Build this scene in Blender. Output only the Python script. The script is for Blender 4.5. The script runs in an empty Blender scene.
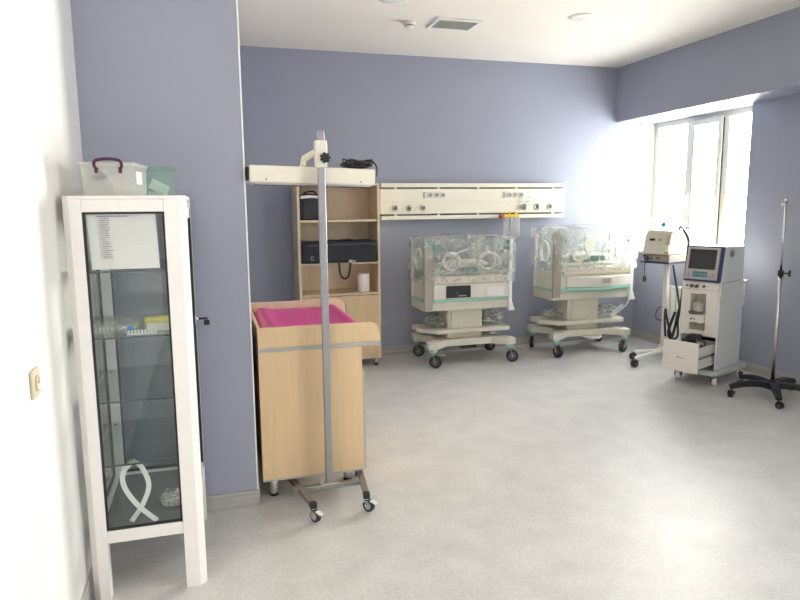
import bpy, bmesh, math, random
from mathutils import Vector, Matrix, noise
random.seed(7)
PI = math.pi
scn = bpy.context.scene
COL = scn.collection

# ------------------------------------------------------------------ materials
def _set(b, k, v):
    if k in b.inputs: b.inputs[k].default_value = v
def mat(name, col, rough=.5, metal=0., var=.04, scale=30., bump=0., bscale=200., spec=.5, coat=0., emit=None):
    """Principled with a faint procedural colour variation."""
    m = bpy.data.materials.new(name); m.use_nodes = True
    nt = m.node_tree; b = nt.nodes['Principled BSDF']
    b.inputs['Roughness'].default_value = rough; b.inputs['Metallic'].default_value = metal
    _set(b, 'Specular IOR Level', spec); _set(b, 'Coat Weight', coat)
    tc = nt.nodes.new('ShaderNodeTexCoord')
    n = nt.nodes.new('ShaderNodeTexNoise'); n.inputs['Scale'].default_value = scale; n.inputs['Detail'].default_value = 3
    r = nt.nodes.new('ShaderNodeValToRGB')
    r.color_ramp.elements[0].position = .3; r.color_ramp.elements[1].position = .7
    r.color_ramp.elements[0].color = [c*(1-var) for c in col]+[1]
    r.color_ramp.elements[1].color = [min(1, c*(1+var)) for c in col]+[1]
    nt.links.new(tc.outputs['Object'], n.inputs['Vector']); nt.links.new(n.outputs['Fac'], r.inputs['Fac'])
    nt.links.new(r.outputs['Color'], b.inputs['Base Color'])
    if bump:
        n2 = nt.nodes.new('ShaderNodeTexNoise'); n2.inputs['Scale'].default_value = bscale; n2.inputs['Detail'].default_value = 4
        bp = nt.nodes.new('ShaderNodeBump'); bp.inputs['Strength'].default_value = bump; bp.inputs['Distance'].default_value = .01
        nt.links.new(tc.outputs['Object'], n2.inputs['Vector']); nt.links.new(n2.outputs['Fac'], bp.inputs['Height'])
        nt.links.new(bp.outputs['Normal'], b.inputs['Normal'])
    return m
def wood(name, col, var=.08):
    m = bpy.data.materials.new(name); m.use_nodes = True
    nt = m.node_tree; b = nt.nodes['Principled BSDF']; b.inputs['Roughness'].default_value = .42
    tc = nt.nodes.new('ShaderNodeTexCoord'); mp = nt.nodes.new('ShaderNodeMapping')
    mp.inputs['Scale'].default_value = (14, 14, 1.1)
    n = nt.nodes.new('ShaderNodeTexNoise'); n.inputs['Scale'].default_value = 2.2; n.inputs['Detail'].default_value = 5; n.inputs['Distortion'].default_value = .6
    r = nt.nodes.new('ShaderNodeValToRGB')
    r.color_ramp.elements[0].position = .3; r.color_ramp.elements[1].position = .72
    r.color_ramp.elements[0].color = [c*(1-var) for c in col]+[1]; r.color_ramp.elements[1].color = [min(1, c*(1+var)) for c in col]+[1]
    nt.links.new(tc.outputs['Object'], mp.inputs['Vector']); nt.links.new(mp.outputs['Vector'], n.inputs['Vector'])
    nt.links.new(n.outputs['Fac'], r.inputs['Fac']); nt.links.new(r.outputs['Color'], b.inputs['Base Color'])
    return m
def clear(name, tint=(.93, .96, .95), ior=1.45, rough=.03, milk=0., milkcol=(.9, .9, .88), crumple=0., cscale=14., patchy=False):
    """Thin clear sheet: transparent + fresnel gloss (+ a milky scatter)."""
    m = bpy.data.materials.new(name); m.use_nodes = True
    nt = m.node_tree; nt.nodes.clear(); N = nt.nodes.new; L = nt.links.new
    out = N('ShaderNodeOutputMaterial'); tr = N('ShaderNodeBsdfTransparent'); gl = N('ShaderNodeBsdfGlossy')
    tr.inputs['Color'].default_value = (*tint, 1); gl.inputs['Roughness'].default_value = rough
    fr = N('ShaderNodeLayerWeight'); fr.inputs['Blend'].default_value = .5; F0 = ((ior-1)/(ior+1))**2
    pw_ = N('ShaderNodeMath'); pw_.operation = 'POWER'; pw_.inputs[1].default_value = 5; L(fr.outputs['Facing'], pw_.inputs[0])
    sc = N('ShaderNodeMath'); sc.operation = 'MULTIPLY_ADD'; sc.inputs[1].default_value = 1-F0; sc.inputs[2].default_value = F0; L(pw_.outputs[0], sc.inputs[0])
    mx = N('ShaderNodeMixShader'); L(sc.outputs[0], mx.inputs['Fac']); L(tr.outputs[0], mx.inputs[1]); L(gl.outputs[0], mx.inputs[2])
    tc = N('ShaderNodeTexCoord'); nz = N('ShaderNodeTexNoise'); nz.inputs['Scale'].default_value = cscale; nz.inputs['Detail'].default_value = 4
    nz.inputs['Distortion'].default_value = 1.2
    L(tc.outputs['Object'], nz.inputs['Vector'])
    if crumple:
        bp = N('ShaderNodeBump'); bp.inputs['Strength'].default_value = crumple; bp.inputs['Distance'].default_value = .05
        L(nz.outputs['Fac'], bp.inputs['Height']); L(bp.outputs['Normal'], gl.inputs['Normal']); L(bp.outputs['Normal'], fr.inputs['Normal'])
    last = mx
    if milk:
        df = N('ShaderNodeBsdfDiffuse'); df.inputs['Color'].default_value = (*milkcol, 1)
        tl = N('ShaderNodeBsdfTranslucent'); tl.inputs['Color'].default_value = (*milkcol, 1)
        ad = N('ShaderNodeMixShader'); ad.inputs['Fac'].default_value = .5; L(df.outputs[0], ad.inputs[1]); L(tl.outputs[0], ad.inputs[2])
        m2 = N('ShaderNodeMixShader'); L(mx.outputs[0], m2.inputs[1]); L(ad.outputs[0], m2.inputs[2])
        if patchy:
            rp = N('ShaderNodeValToRGB'); e = rp.color_ramp.elements
            e[0].position = .46; e[1].position = .66
            e[0].color = (milk*.3,)*3+(1,); e[1].color = (min(1, milk*2.4),)*3+(1,)
            L(nz.outputs['Fac'], rp.inputs['Fac']); L(rp.outputs['Color'], m2.inputs['Fac'])
        else: m2.inputs['Fac'].default_value = milk
        last = m2
    L(last.outputs[0], out.inputs['Surface'])
    return m
M = dict(
 lavender=mat('lavender_paint', (.315, .332, .410), .55, var=.015, scale=3, bump=.05, bscale=150),
 white_paint=mat('white_wall_paint', (.80, .785, .76), .5, var=.015, scale=3, bump=.05, bscale=150),
 ceiling=mat('ceiling_paint', (.84, .79, .72), .75, var=.01, scale=2),
 pvc=mat('white_pvc', (.84, .84, .82), .3, var=.01),
 frame_pvc=mat('cream_pvc_frame', (.62, .62, .56), .35, var=.01),
 alu_white=mat('white_coated_aluminium', (.84, .81, .78), .32, var=.015),
 gasket=mat('black_rubber_gasket', (.012, .016, .014), .5),
 black=mat('black_plastic', (.012, .012, .014), .42),
 rubber=mat('dark_rubber', (.03, .03, .032), .6),
 dgrey=mat('dark_grey_plastic', (.10, .10, .105), .5),
 grey=mat('grey_plastic', (.42, .42, .42), .45),
 bezel=mat('warm_grey_bezel', (.42, .395, .36), .42),
 edge=mat('grey_edge_band', (.40, .39, .37), .4),
 chrome=mat('brushed_steel', (.62, .62, .62), .26, 1., var=.03),
 steel=mat('satin_steel_tube', (.36, .355, .35), .33, .9, var=.03),
 cabfloor=mat('dark_glossy_panel', (.24, .245, .27), .2),
 aged=mat('aged_cream_plastic', (.56, .48, .32), .4, var=.015),
 wrapblue=clear('bluish_plastic_bag', (.80, .87, .93), 1.45, .15, milk=.50, milkcol=(.62, .74, .84), crumple=1., cscale=20, patchy=True),
 hoseclear=clear('translucent_hose', (.95, .95, .93), 1.4, .2, milk=.75),
 clearbox=clear('clear_box_plastic', (.96, .97, .965), 1.5, .04, milk=.14),
 agedplate=mat('yellowed_socket_plate', (.60, .54, .40), .4, var=.01),
 alufoot=mat('satin_aluminium', (.72, .71, .69), .35, .6, var=.03),
 wood=wood('beige_melamine', (.68, .495, .285), .06),
 wood2=wood('pale_birch_melamine', (.72, .585, .40)),
 pink=mat('pink_vinyl', (.56, .05, .23), .38, var=.03, bump=.06, bscale=40),
 cream=mat('cream_enamel', (.80, .755, .63), .36, var=.015),
 panel=mat('cream_bedhead_enamel', (.86, .82, .68), .33, var=.01),
 beige=mat('beige_medical_plastic', (.66, .635, .535), .42, var=.02),
 beige2=mat('grey_beige_metal', (.36, .33, .275), .42, var=.02),
 offwhite=mat('off_white_plastic', (.76, .725, .65), .38, var=.015),
 ventwhite=mat('pale_grey_enamel', (.71, .73, .70), .36, var=.02, scale=8),
 teal=mat('teal_plastic', (.055, .25, .20), .4, var=.03),
 palteal=mat('pale_teal_plastic', (.30, .62, .54), .35, var=.03),
 navy=mat('navy_plastic', (.03, .035, .12), .4),
 screen=mat('dark_screen_glass', (.028, .024, .020), .12, spec=.6),
 lcd=mat('teal_key_panel', (.035, .22, .22), .4),
 mattress=mat('white_mattress_cover', (.80, .77, .70), .6, var=.05, bump=.3, bscale=25),
 linen=mat('speckled_linen', (.70, .68, .64), .8, var=.25, scale=60),
 wtube=mat('white_tubing', (.86, .86, .82), .35),
 yellow=mat('yellow_plastic', (.85, .60, .04), .4),
 red=mat('red_plastic', (.50, .10, .05), .4),
 purple=mat('purple_plastic', (.055, .005, .042), .35),
 brass=mat('brass', (.62, .48, .24), .3, 1.),
 ink=mat('printed_ink', (.05, .045, .05), .7),
 paper=mat('white_paper', (.84, .80, .78), .7, var=.015),
 fabric=mat('black_nylon', (.014, .016, .022), .62, var=.2, scale=18, bump=.5, bscale=30),
 whiteprint=mat('white_print', (.75, .73, .70), .6),
 blueprint=mat('blue_print', (.03, .25, .62), .5),
 ccard=mat('yellow_card', (.85, .74, .18), .6),
 gray_ttl=mat('grey_trolley_base', (.46, .50, .48), .42),
 lens=mat('opal_diffuser', (.83, .81, .76), .3),
 slat=mat('grey_vent_slat', (.60, .60, .54), .5),
 glass=clear('cabinet_glass', (.955, .972, .968), 1.5, .01),
 shelfglass=clear('shelf_glass', (.86, .92, .90), 1.5, .01),
 glassedge=mat('dark_glass_edge', (.02, .05, .045), .2),
 winglass=clear('window_glass', (.97, .98, .98), 1.45, .005),
 acrylic=clear('clear_acrylic', (.97, .985, .98), 1.40, .03, milk=.03),
 film=clear('crumpled_plastic_film', (.97, .97, .96), 1.42, .09, milk=.23, milkcol=(.95, .93, .87), crumple=.55, cscale=8, patchy=True),  # white milk in noise patches paints in the film's haze and highlights
 bagfilm=clear('crumpled_plastic_bag', (.95, .95, .94), 1.45, .12, milk=.38, crumple=.6, cscale=20, patchy=True),  # extra white in the plastic stands in for highlights on its creases
 tub=clear('frosted_storage_box', (.95, .95, .93), 1.45, .15, milk=.38, milkcol=(.95, .94, .91)),
 tubgreen=clear('greenish_storage_box', (.80, .90, .86), 1.45, .12, milk=.22, milkcol=(.62, .80, .74)),
)
def floor_mat():
    m = bpy.data.materials.new('speckled_grey_vinyl'); m.use_nodes = True
    nt = m.node_tree; b = nt.nodes['Principled BSDF']; N = nt.nodes.new; L = nt.links.new
    tc = N('ShaderNodeTexCoord')
    n1 = N('ShaderNodeTexNoise'); n1.inputs['Scale'].default_value = 55; n1.inputs['Detail'].default_value = 4
    n2 = N('ShaderNodeTexNoise'); n2.inputs['Scale'].default_value = 5; n2.inputs['Detail'].default_value = 5
    r1 = N('ShaderNodeValToRGB'); r1.color_ramp.elements[0].position = .3; r1.color_ramp.elements[1].position = .7
    r1.color_ramp.elements[0].color = (.55, .54, .525, 1); r1.color_ramp.elements[1].color = (.645, .638, .622, 1)
    r2 = N('ShaderNodeValToRGB'); r2.color_ramp.elements[0].position = .3; r2.color_ramp.elements[1].position = .7
    r2.color_ramp.elements[0].color = (.90, .90, .90, 1); r2.color_ramp.elements[1].color = (1.05, 1.05, 1.05, 1)
    mx = N('ShaderNodeMix'); mx.data_type = 'RGBA'; mx.blend_type = 'MULTIPLY'; mx.inputs['Factor'].default_value = 1
    L(tc.outputs['Object'], n1.inputs['Vector']); L(tc.outputs['Object'], n2.inputs['Vector'])
    L(n1.outputs['Fac'], r1.inputs['Fac']); L(n2.outputs['Fac'], r2.inputs['Fac'])
    L(r1.outputs['Color'], mx.inputs['A']); L(r2.outputs['Color'], mx.inputs['B']); L(mx.outputs['Result'], b.inputs['Base Color'])
    rr = N('ShaderNodeMapRange'); rr.inputs['To Min'].default_value = .34; rr.inputs['To Max'].default_value = .52
    L(n2.outputs['Fac'], rr.inputs['Value']); L(rr.outputs['Result'], b.inputs['Roughness'])
    bp = N('ShaderNodeBump'); bp.inputs['Strength'].default_value = .05; bp.inputs['Distance'].default_value = .01
    L(n1.outputs['Fac'], bp.inputs['Height']); L(bp.outputs['Normal'], b.inputs['Normal'])
    return m
M['floor'] = floor_mat()
def skirting_mat():
    m = bpy.data.materials.new('streaked_vinyl_skirting'); m.use_nodes = True
    nt = m.node_tree; b = nt.nodes['Principled BSDF']; N = nt.nodes.new; L = nt.links.new
    tc = N('ShaderNodeTexCoord'); mp = N('ShaderNodeMapping'); mp.inputs['Scale'].default_value = (.6, .6, 45)
    n = N('ShaderNodeTexNoise'); n.inputs['Scale'].default_value = 3; n.inputs['Detail'].default_value = 4
    r = N('ShaderNodeValToRGB'); r.color_ramp.elements[0].position = .35; r.color_ramp.elements[1].position = .65
    r.color_ramp.elements[0].color = (.33, .315, .29, 1); r.color_ramp.elements[1].color = (.46, .445, .42, 1)
    L(tc.outputs['Object'], mp.inputs['Vector']); L(mp.outputs['Vector'], n.inputs['Vector']); L(n.outputs['Fac'], r.inputs['Fac'])
    L(r.outputs['Color'], b.inputs['Base Color']); b.inputs['Roughness'].default_value = .45
    return m
M['skirting'] = skirting_mat()

# ------------------------------------------------------------------ mesh builder
def V(*a): return Vector(a[0]) if len(a) == 1 else Vector(a)
def smooth_path(pts, n=6, closed=False):
    P = [Vector(p) for p in pts]; out = []
    k = len(P); rng = range(k if closed else k-1)
    for i in rng:
        p0 = P[(i-1) % k] if closed or i > 0 else P[0]*2-P[1]
        p1 = P[i]; p2 = P[(i+1) % k]
        p3 = P[(i+2) % k] if closed or i+2 < k else P[-1]*2-P[-2]
        for j in range(n):
            t = j/n
            out.append(.5*((2*p1)+(p2-p0)*t+(2*p0-5*p1+4*p2-p3)*t*t+(3*p1-p0-3*p2+p3)*t**3))
    if not closed: out.append(P[-1])
    return out
class MB:
    def __init__(s): s.bm = bmesh.new()
    def _merge(s, t, mi, R=None, c=None, smooth=False):
        if R is not None: bmesh.ops.transform(t, matrix=R.to_4x4(), verts=t.verts)
        if c is not None: bmesh.ops.translate(t, vec=Vector(c), verts=t.verts)
        for f in t.faces: f.material_index = mi; f.smooth = smooth
        me = bpy.data.meshes.new('tmp'); t.to_mesh(me); t.free(); s.bm.from_mesh(me); bpy.data.meshes.remove(me)
        return s
    def box(s, x0, x1, y0, y1, z0, z1, bev=0., seg=2, mi=0, R=None, piv=None):
        t = bmesh.new(); bmesh.ops.create_cube(t, size=1)
        d = (abs(x1-x0), abs(y1-y0), abs(z1-z0)); c = Vector(((x0+x1)/2, (y0+y1)/2, (z0+z1)/2))
        bmesh.ops.scale(t, vec=d, verts=t.verts)
        if bev: bmesh.ops.bevel(t, geom=t.edges[:], offset=min(bev, min(d)*.49), segments=seg, affect='EDGES', profile=.5)
        if R is not None and piv is not None:
            bmesh.ops.translate(t, vec=c-Vector(piv), verts=t.verts); return s._merge(t, mi, R, piv)
        return s._merge(t, mi, R, c)
    def cyl(s, p0, p1, r, r2=None, seg=20, mi=0, cap=True):
        p0 = Vector(p0); p1 = Vector(p1); d = p1-p0
        t = bmesh.new(); bmesh.ops.create_cone(t, cap_ends=cap, segments=seg, radius1=r, radius2=r if r2 is None else r2, depth=d.length)
        R = d.to_track_quat('Z', 'Y').to_matrix()
        bmesh.ops.transform(t, matrix=R.to_4x4(), verts=t.verts); bmesh.ops.translate(t, vec=(p0+p1)/2, verts=t.verts)
        for f in t.faces: f.material_index = mi; f.smooth = len(f.verts) == 4
        me = bpy.data.meshes.new('tmp'); t.to_mesh(me); t.free(); s.bm.from_mesh(me); bpy.data.meshes.remove(me)
        return s
    def bar(s, p0, p1, w, h, mi=0, bev=.003, up=(0, 0, 1)):
        p0 = Vector(p0); p1 = Vector(p1); d = p1-p0; z = d.normalized(); u = Vector(up)
        x = u.cross(z); x.normalize(); y = z.cross(x)
        R = Matrix((x, y, z)).transposed()
        t = bmesh.new(); bmesh.ops.create_cube(t, size=1); bmesh.ops.scale(t, vec=(w, h, d.length), verts=t.verts)
        if bev: bmesh.ops.bevel(t, geom=t.edges[:], offset=bev, segments=2, affect='EDGES', profile=.5)
        return s._merge(t, mi, R, (p0+p1)/2)
    def tube(s, pts, r, seg=8, closed=False, n=6, mi=0, flat=1.):
        P = smooth_path(pts, n, closed) if n > 1 else [Vector(p) for p in pts]
        bm = s.bm; rings = []; k = len(P); nrm = None
        for i, p in enumerate(P):
            a = P[(i-1) % k] if closed or i else p; b = P[(i+1) % k] if closed or i < k-1 else p
            T = (b-a).normalized()
            if nrm is None: nrm = T.orthogonal().normalized()
            nrm = (nrm-T*nrm.dot(T)).normalized(); bi = T.cross(nrm)
            rings.append([bm.verts.new(p+nrm*r*math.cos(2*PI*j/seg)+bi*r*flat*math.sin(2*PI*j/seg)) for j in range(seg)])
        for i in range(k if closed else k-1):
            A = rings[i]; B = rings[(i+1) % k]
            for j in range(seg):
                f = bm.faces.new((A[j], A[(j+1) % seg], B[(j+1) % seg], B[j])); f.smooth = True; f.material_index = mi
        if not closed:
            for Rg, rev in ((rings[0], True), (rings[-1], False)):
                f = bm.faces.new(Rg[::-1] if rev else Rg); f.material_index = mi
        return s
    def prism(s, poly, a, b, axis='z', bev=0., mi=0, seg=2):
        """poly of 2D points extruded along axis from a to b."""
        t = bmesh.new()
        def P(u, v, w): return {'z': (u, v, w), 'y': (u, w, v), 'x': (w, u, v)}[axis]
        lo = [t.verts.new(P(u, v, a)) for u, v in poly]; hi = [t.verts.new(P(u, v, b)) for u, v in poly]
        t.faces.new(lo[::-1]); t.faces.new(hi); n = len(poly)
        for i in range(n): t.faces.new((lo[i], lo[(i+1) % n], hi[(i+1) % n], hi[i]))
        bmesh.ops.recalc_face_normals(t, faces=t.faces)
        if bev: bmesh.ops.bevel(t, geom=t.edges[:], offset=bev, segments=seg, affect='EDGES', profile=.5)
        return s._merge(t, mi)
    def lathe(s, prof, c, axis='z', seg=28, mi=0):
        bm = s.bm; c = Vector(c); rings = []
        for r, h in prof:
            ring = []
            for j in range(seg):
                a = 2*PI*j/seg; u, v = r*math.cos(a), r*math.sin(a)
                ring.append(bm.verts.new(c+Vector({'z': (u, v, h), 'y': (u, h, v), 'x': (h, u, v)}[axis])))
            rings.append(ring)
        fs = []
        for i in range(len(rings)-1):
            for j in range(seg):
                fs.append(bm.faces.new((rings[i][j], rings[i][(j+1) % seg], rings[i+1][(j+1) % seg], rings[i+1][j])))
        fs += [bm.faces.new(rings[0][::-1]), bm.faces.new(rings[-1])]
        bmesh.ops.recalc_face_normals(bm, faces=fs)
        for f in fs: f.smooth = len(f.verts) == 4; f.material_index = mi
        return s
    def torus(s, c, R, r, axis='z', seg=24, rs=8, sy=1., mi=0):
        pts = []
        for j in range(seg):
            a = 2*PI*j/seg; u, v = R*math.cos(a), R*sy*math.sin(a)
            pts.append(Vector(c)+Vector({'z': (u, v, 0), 'y': (u, 0, v), 'x': (0, u, v)}[axis]))
        return s.tube(pts, r, rs, True, 1, mi)
    def sheet(s, fn, nu, nv, mi=0):
        bm = s.bm; g = [[bm.verts.new(fn(i/nu, j/nv)) for j in range(nv+1)] for i in range(nu+1)]
        for i in range(nu):
            for j in range(nv):
                f = bm.faces.new((g[i][j], g[i+1][j], g[i+1][j+1], g[i][j+1])); f.smooth = True; f.material_index = mi
        return s
    def lump(s, c, rad, amp=.35, freq=14., sub=3, seed=0, mi=0, smooth=False):
        t = bmesh.new(); bmesh.ops.create_icosphere(t, subdivisions=sub, radius=1)
        for v in t.verts:
            k = 1+amp*noise.noise(v.co*freq*.15+Vector((seed*7.3, seed, 0)))+amp*.6*noise.noise(v.co*freq*.4+Vector((seed, 3.1*seed, 0)))
            v.co = Vector((v.co.x*rad[0]*k, v.co.y*rad[1]*k, v.co.z*rad[2]*k))
        return s._merge(t, mi, None, c, smooth)
OFF = {}
def link(o, parent=None):
    COL.objects.link(o)
    if parent: o.parent = parent
    return o
def part(name, mb, m, parent=None, world=True, loc=None):
    me = bpy.data.meshes.new(name); off = None
    if parent is not None: off = OFF.get(parent.name)
    if loc is not None: off = Vector(loc)
    if off is not None and world: bmesh.ops.translate(mb.bm, vec=-off, verts=mb.bm.verts)
    mb.bm.to_mesh(me); mb.bm.free()
    for x in (m if isinstance(m, (list, tuple)) else [m]): me.materials.append(M[x] if isinstance(x, str) else x)
    o = bpy.data.objects.new(name, me); link(o, parent)
    if loc is not None: o.location = loc
    if off is not None and world: OFF[o.name] = off
    return o
def tag(o, label, cat, group=None, kind=None):
    o['label'] = label; o['category'] = cat
    if group: o['group'] = group
    if kind: o['kind'] = kind
    return o
def thing(name, label, cat, loc=(0, 0, 0), rz=0., group=None, world=True):
    o = bpy.data.objects.new(name, None); link(o); o.empty_display_size = .1
    o.location = loc; o.rotation_euler = (0, 0, rz)
    if world: OFF[o.name] = Vector(loc)
    return tag(o, label, cat, group)
def solo(name, mb, m, label, cat, loc, group=None, world=True):
    o = part(name, mb, m, None, world, loc); return tag(o, label, cat, group)
def struct(name, mb, m, parent=None):
    o = part(name, mb, m, parent); 
    if parent is None: o['kind'] = 'structure'
    return o

# ------------------------------------------------------------------ room shell
XL, XR, YB, YF, H = -.545, 4.88, 6.60, -2.6, 3.11
CX, CY = .192, 3.40          # projecting column corner
struct('floor', MB().box(XL-.2, XR+.4, YF-.2, YB+.2, -.12, 0), 'floor')
struct('ceiling', MB().box(XL-.2, XR+.4, YF-.2, YB+.2, H, H+.12), 'ceiling')
struct('wall_back', MB().box(CX-.1, XR+.4, YB, YB+.15, 0, H), 'lavender')
struct('wall_left', MB().box(XL-.15, XL, YF-.15, CY+.1, 0, H), 'white_paint')
struct('wall_column', MB().box(XL-.1, CX, CY, YB+.1, 0, H), 'lavender')
struct('wall_front', MB().box(XL-.15, XR+.3, YF-.15, YF, 0, H), 'lavender')
# right wall with two window openings
W1 = (4.99, 6.598, 1.03, 2.51); W2 = (-1.6, .95, 1.03, 2.51)
XO = XR+.26
w = MB()
w.box(XR, XO, YF-.15, W2[0], 0, H).box(XR, XO, W2[0], W2[1], 0, W2[2]).box(XR, XO, W2[0], W2[1], W2[3], H)
w.box(XR, XO, W2[1], W1[0], 0, H).box(XR, XO, W1[0], YB+.05, 0, W1[2]).box(XR, XO, W1[0], YB+.05, W1[3], H)
struct('wall_right', w, 'lavender')
struct('wall_soffit', MB().box(4.535, XR+.01, YF, YB, 2.51, H), 'lavender')
# skirting
def skirt(name, x0, x1, y0, y1): struct(name, MB().box(x0, x1, y0, y1, 0, .088, .003), 'skirting')
skirt('baseboard_back', CX, XR, YB-.012, YB+.01); skirt('baseboard_right', XR-.012, XR+.01, YF, YB-.012)
skirt('baseboard_column', XL, CX+.01, CY-.012, CY+.01)
skirt('baseboard_side', CX-.01, CX+.012, CY+.01, YB-.012)
skirt('baseboard_left', XL-.01, XL+.012, YF, CY-.012)
struct('trim_1', MB().box(CX-.004, CX+.004, CY-.004, CY+.004, .088, H, .0015), 'pvc')
def window(name, W):
    y0, y1, z0, z1 = W; xf = XR+.19; L = y1-y0
    fr = MB(); t = .06
    # reveals lining + outer frame
    fr.box(xf, xf+.07, y0, y1, z1-t, z1, .004).box(xf, xf+.07, y0, y1, z0, z0+t, .004)
    fr.box(xf, xf+.07, y0, y0+t, z0+t, z1-t, .004).box(xf, xf+.07, y1-t, y1, z0+t, z1-t, .004)
    ya, yb = y1-.355*L, y1-.68*L
    fr.box(xf, xf+.07, ya-.035, ya+.035, z0+t, z1-t, .004).box(xf, xf+.07, yb-.035, yb+.035, z0+t, z1-t, .004)
    root = struct(name, fr, 'frame_pvc')
    rv = MB().box(XR+.0, xf, y1-.004, y1-.0005, z0+.02, z1-.001).box(XR+.0, xf, y0+.0005, y0+.004, z0+.02, z1-.001)
    part('reveal_lining', rv, 'frame_pvc', root)
    sash = MB(); s0, s1 = yb+.028, ya-.028; q = .062
    sash.box(xf-.022, xf+.03, s0, s0+q, z0+t-.02, z1-t+.02, .006).box(xf-.022, xf+.03, s1-q, s1, z0+t-.02, z1-t+.02, .006)
    sash.box(xf-.022, xf+.03, s0+q, s1-q, z1-t+.02-q, z1-t+.02, .006).box(xf-.022, xf+.03, s0+q, s1-q, z0+t-.02, z0+t-.02+q, .006)
    so = part('opening_sash', sash, 'frame_pvc', root)
    part('sash_handle', MB().box(xf-.034, xf-.022, s1-.048, s1-.016, 1.62, 1.70, .004).box(xf-.06, xf-.034, s1-.040, s1-.024, 1.65, 1.668, .003).box(xf-.066, xf-.05, s1-.042, s1-.022, 1.53, 1.67, .005), 'pvc', so)
    part('sash_gasket', MB().box(xf-.01, xf-.002, s0-.008, s0, z0+t, z1-t), 'gasket', so)
    for a, b in ((y0+t, yb-.035), (ya+.035, y1-t)):
        g = part('glass_pane', MB().box(xf+.03, xf+.038, a, b, z0+t, z1-t), 'winglass', root)
        part('gasket', MB().box(xf-.002, xf+.001, b-.012, b-.004, z0+t+.01, z1-t-.03), 'dgrey', g)
    g = part('glass_pane', MB().box(xf+.004, xf+.012, s0+q, s1-q, z0+t-.02+q, z1-t+.02-q), 'winglass', root)
    part('gasket', MB().box(xf-.024, xf-.02, s1-q-.008, s1-q, z0+t+.05, z1-t-.05), 'dgrey', g)
    part('window_sill', MB().box(XR-.05, xf, y0+.001, y1-.001, z0-.005, z0+.022, .006), 'pvc', root)
window('window_1', W1); window('window_2', W2)

# ------------------------------------------------------------------ ceiling fittings
def downlight(x, y, label):
    t = thing('ceiling_downlight', label, 'ceiling light', (x, y, H), group='round ceiling downlights')
    part('trim_ring', MB().torus((x, y, H-.0005), .118, .0045, 'z', 48, 8), 'pvc', t)
    part('diffuser', MB().lathe([(.114, -.0005), (.113, -.003), (.06, -.0032), (.002, -.0033)], (x, y, H), 'z', 36), 'lens', t)
downlight(1.42, 4.89, 'round white recessed ceiling light near the smoke detector, cut by the top edge')
downlight(3.03, 4.93, 'round white recessed ceiling light alone on the right half of the ceiling')
t = thing('smoke_detector', 'small round white smoke detector on the ceiling beside the vent grille', 'smoke detector', (1.70, 5.43, H))
part('base', MB().lathe([(.052, 0), (.052, -.016), (.046, -.02)], (1.70, 5.43, H-.0005)), 'offwhite', t)
part('sensor_head', MB().lathe([(.040, -.018), (.040, -.036), (.030, -.046), (.002, -.048)], (1.70, 5.43, H)), 'offwhite', t)
part('slot', MB().torus((1.70, 5.43, H-.030), .0405, .004), 'dgrey', t)
# vent grille
t = thing('ceiling_vent', 'square white framed ventilation grille with grey slats in the ceiling', 'vent', (2.085, 5.38, H))
vx, vy = 2.085, 5.38; a, b = .20, .155
fr = MB()
fr.box(vx-a, vx+a, vy-b, vy-b+.03, H-.014, H-.0005, .003).box(vx-a, vx+a, vy+b-.03, vy+b, H-.014, H-.0005, .003)
fr.box(vx-a, vx-a+.03, vy-b+.03, vy+b-.03, H-.014, H-.0005, .003).box(vx+a-.03, vx+a, vy-b+.03, vy+b-.03, H-.014, H-.0005, .003)
part('frame', fr, 'pvc', t)
part('backing', MB().box(vx-a+.03, vx+a-.03, vy-b+.03, vy+b-.03, H-.003, H-.0008), 'slat', t)
sl = MB()
for i in range(9):
    yy = vy-b+.045+i*.0275
    sl.box(vx-a+.03, vx+a-.03, yy-.011, yy+.011, H-.011, H-.008, R=Matrix.Rotation(math.radians(25), 3, 'X'))
part('slats', sl, 'slat', t)

# ------------------------------------------------------------------ wall socket on the left wall
t = thing('wall_socket', 'cream square wall socket on the white wall left of the glass cabinet', 'socket', (XL, 2.21, 1.06))
part('cover_plate', MB().box(XL+.0005, XL+.011, 2.167, 2.253, 1.016, 1.104, .004), 'agedplate', t)
part('socket_face', MB().lathe([(.024, .010), (.024, .015), (.021, .016), (.019, .012), (.001, .0115)], (XL, 2.21, 1.06), 'x'), 'aged', t)
part('pin_hole', MB().cyl((XL+.0117, 2.201, 1.06), (XL+.013, 2.201, 1.06), .003).cyl((XL+.0117, 2.219, 1.06), (XL+.013, 2.219, 1.06), .003), 'black', t)

# ------------------------------------------------------------------ glass display cabinet
x0, x1, y0, y1, zt = -.520, -.075, 2.70, 3.355, 1.645
cab = thing('glass_cabinet', 'tall white framed glass medicine cabinet standing in the left corner', 'cabinet', ((x0+x1)/2, (y0+y1)/2, 0))
def cpost(m, xa, xb, ya, yb, z0, z1, sx, sy):
    c = .026 if sy < 0 else .014; P = [(xa, ya), (xb, ya), (xb, yb), (xa, yb)]; out = []
    cx, cy = (xa if sx < 0 else xb), (ya if sy < 0 else yb)
    for p in P:
        if p == (cx, cy):
            e1 = (cx-sx*c, cy); e2 = (cx, cy-sy*c)
            out += [e1, e2] if (sx*sy) < 0 else [e2, e1]
        else: out.append(p)
    # order check through convex hull angle sort
    mx_, my_ = (xa+xb)/2, (ya+yb)/2
    out.sort(key=lambda q: math.atan2(q[1]-my_, q[0]-mx_))
    m.prism(out, z0, z1, 'z', .002)
pw, pr_ = .068, .083
fm = MB()
for sx, xa, xb in ((-1, x0, x0+pw), (1, x1-pr_, x1)):
    for sy, ya, yb in ((-1, y0, y0+.05), (1, y1-.05, y1)):
        cpost(fm, xa, xb, ya, yb, 0, 1.632, sx, sy)
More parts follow.
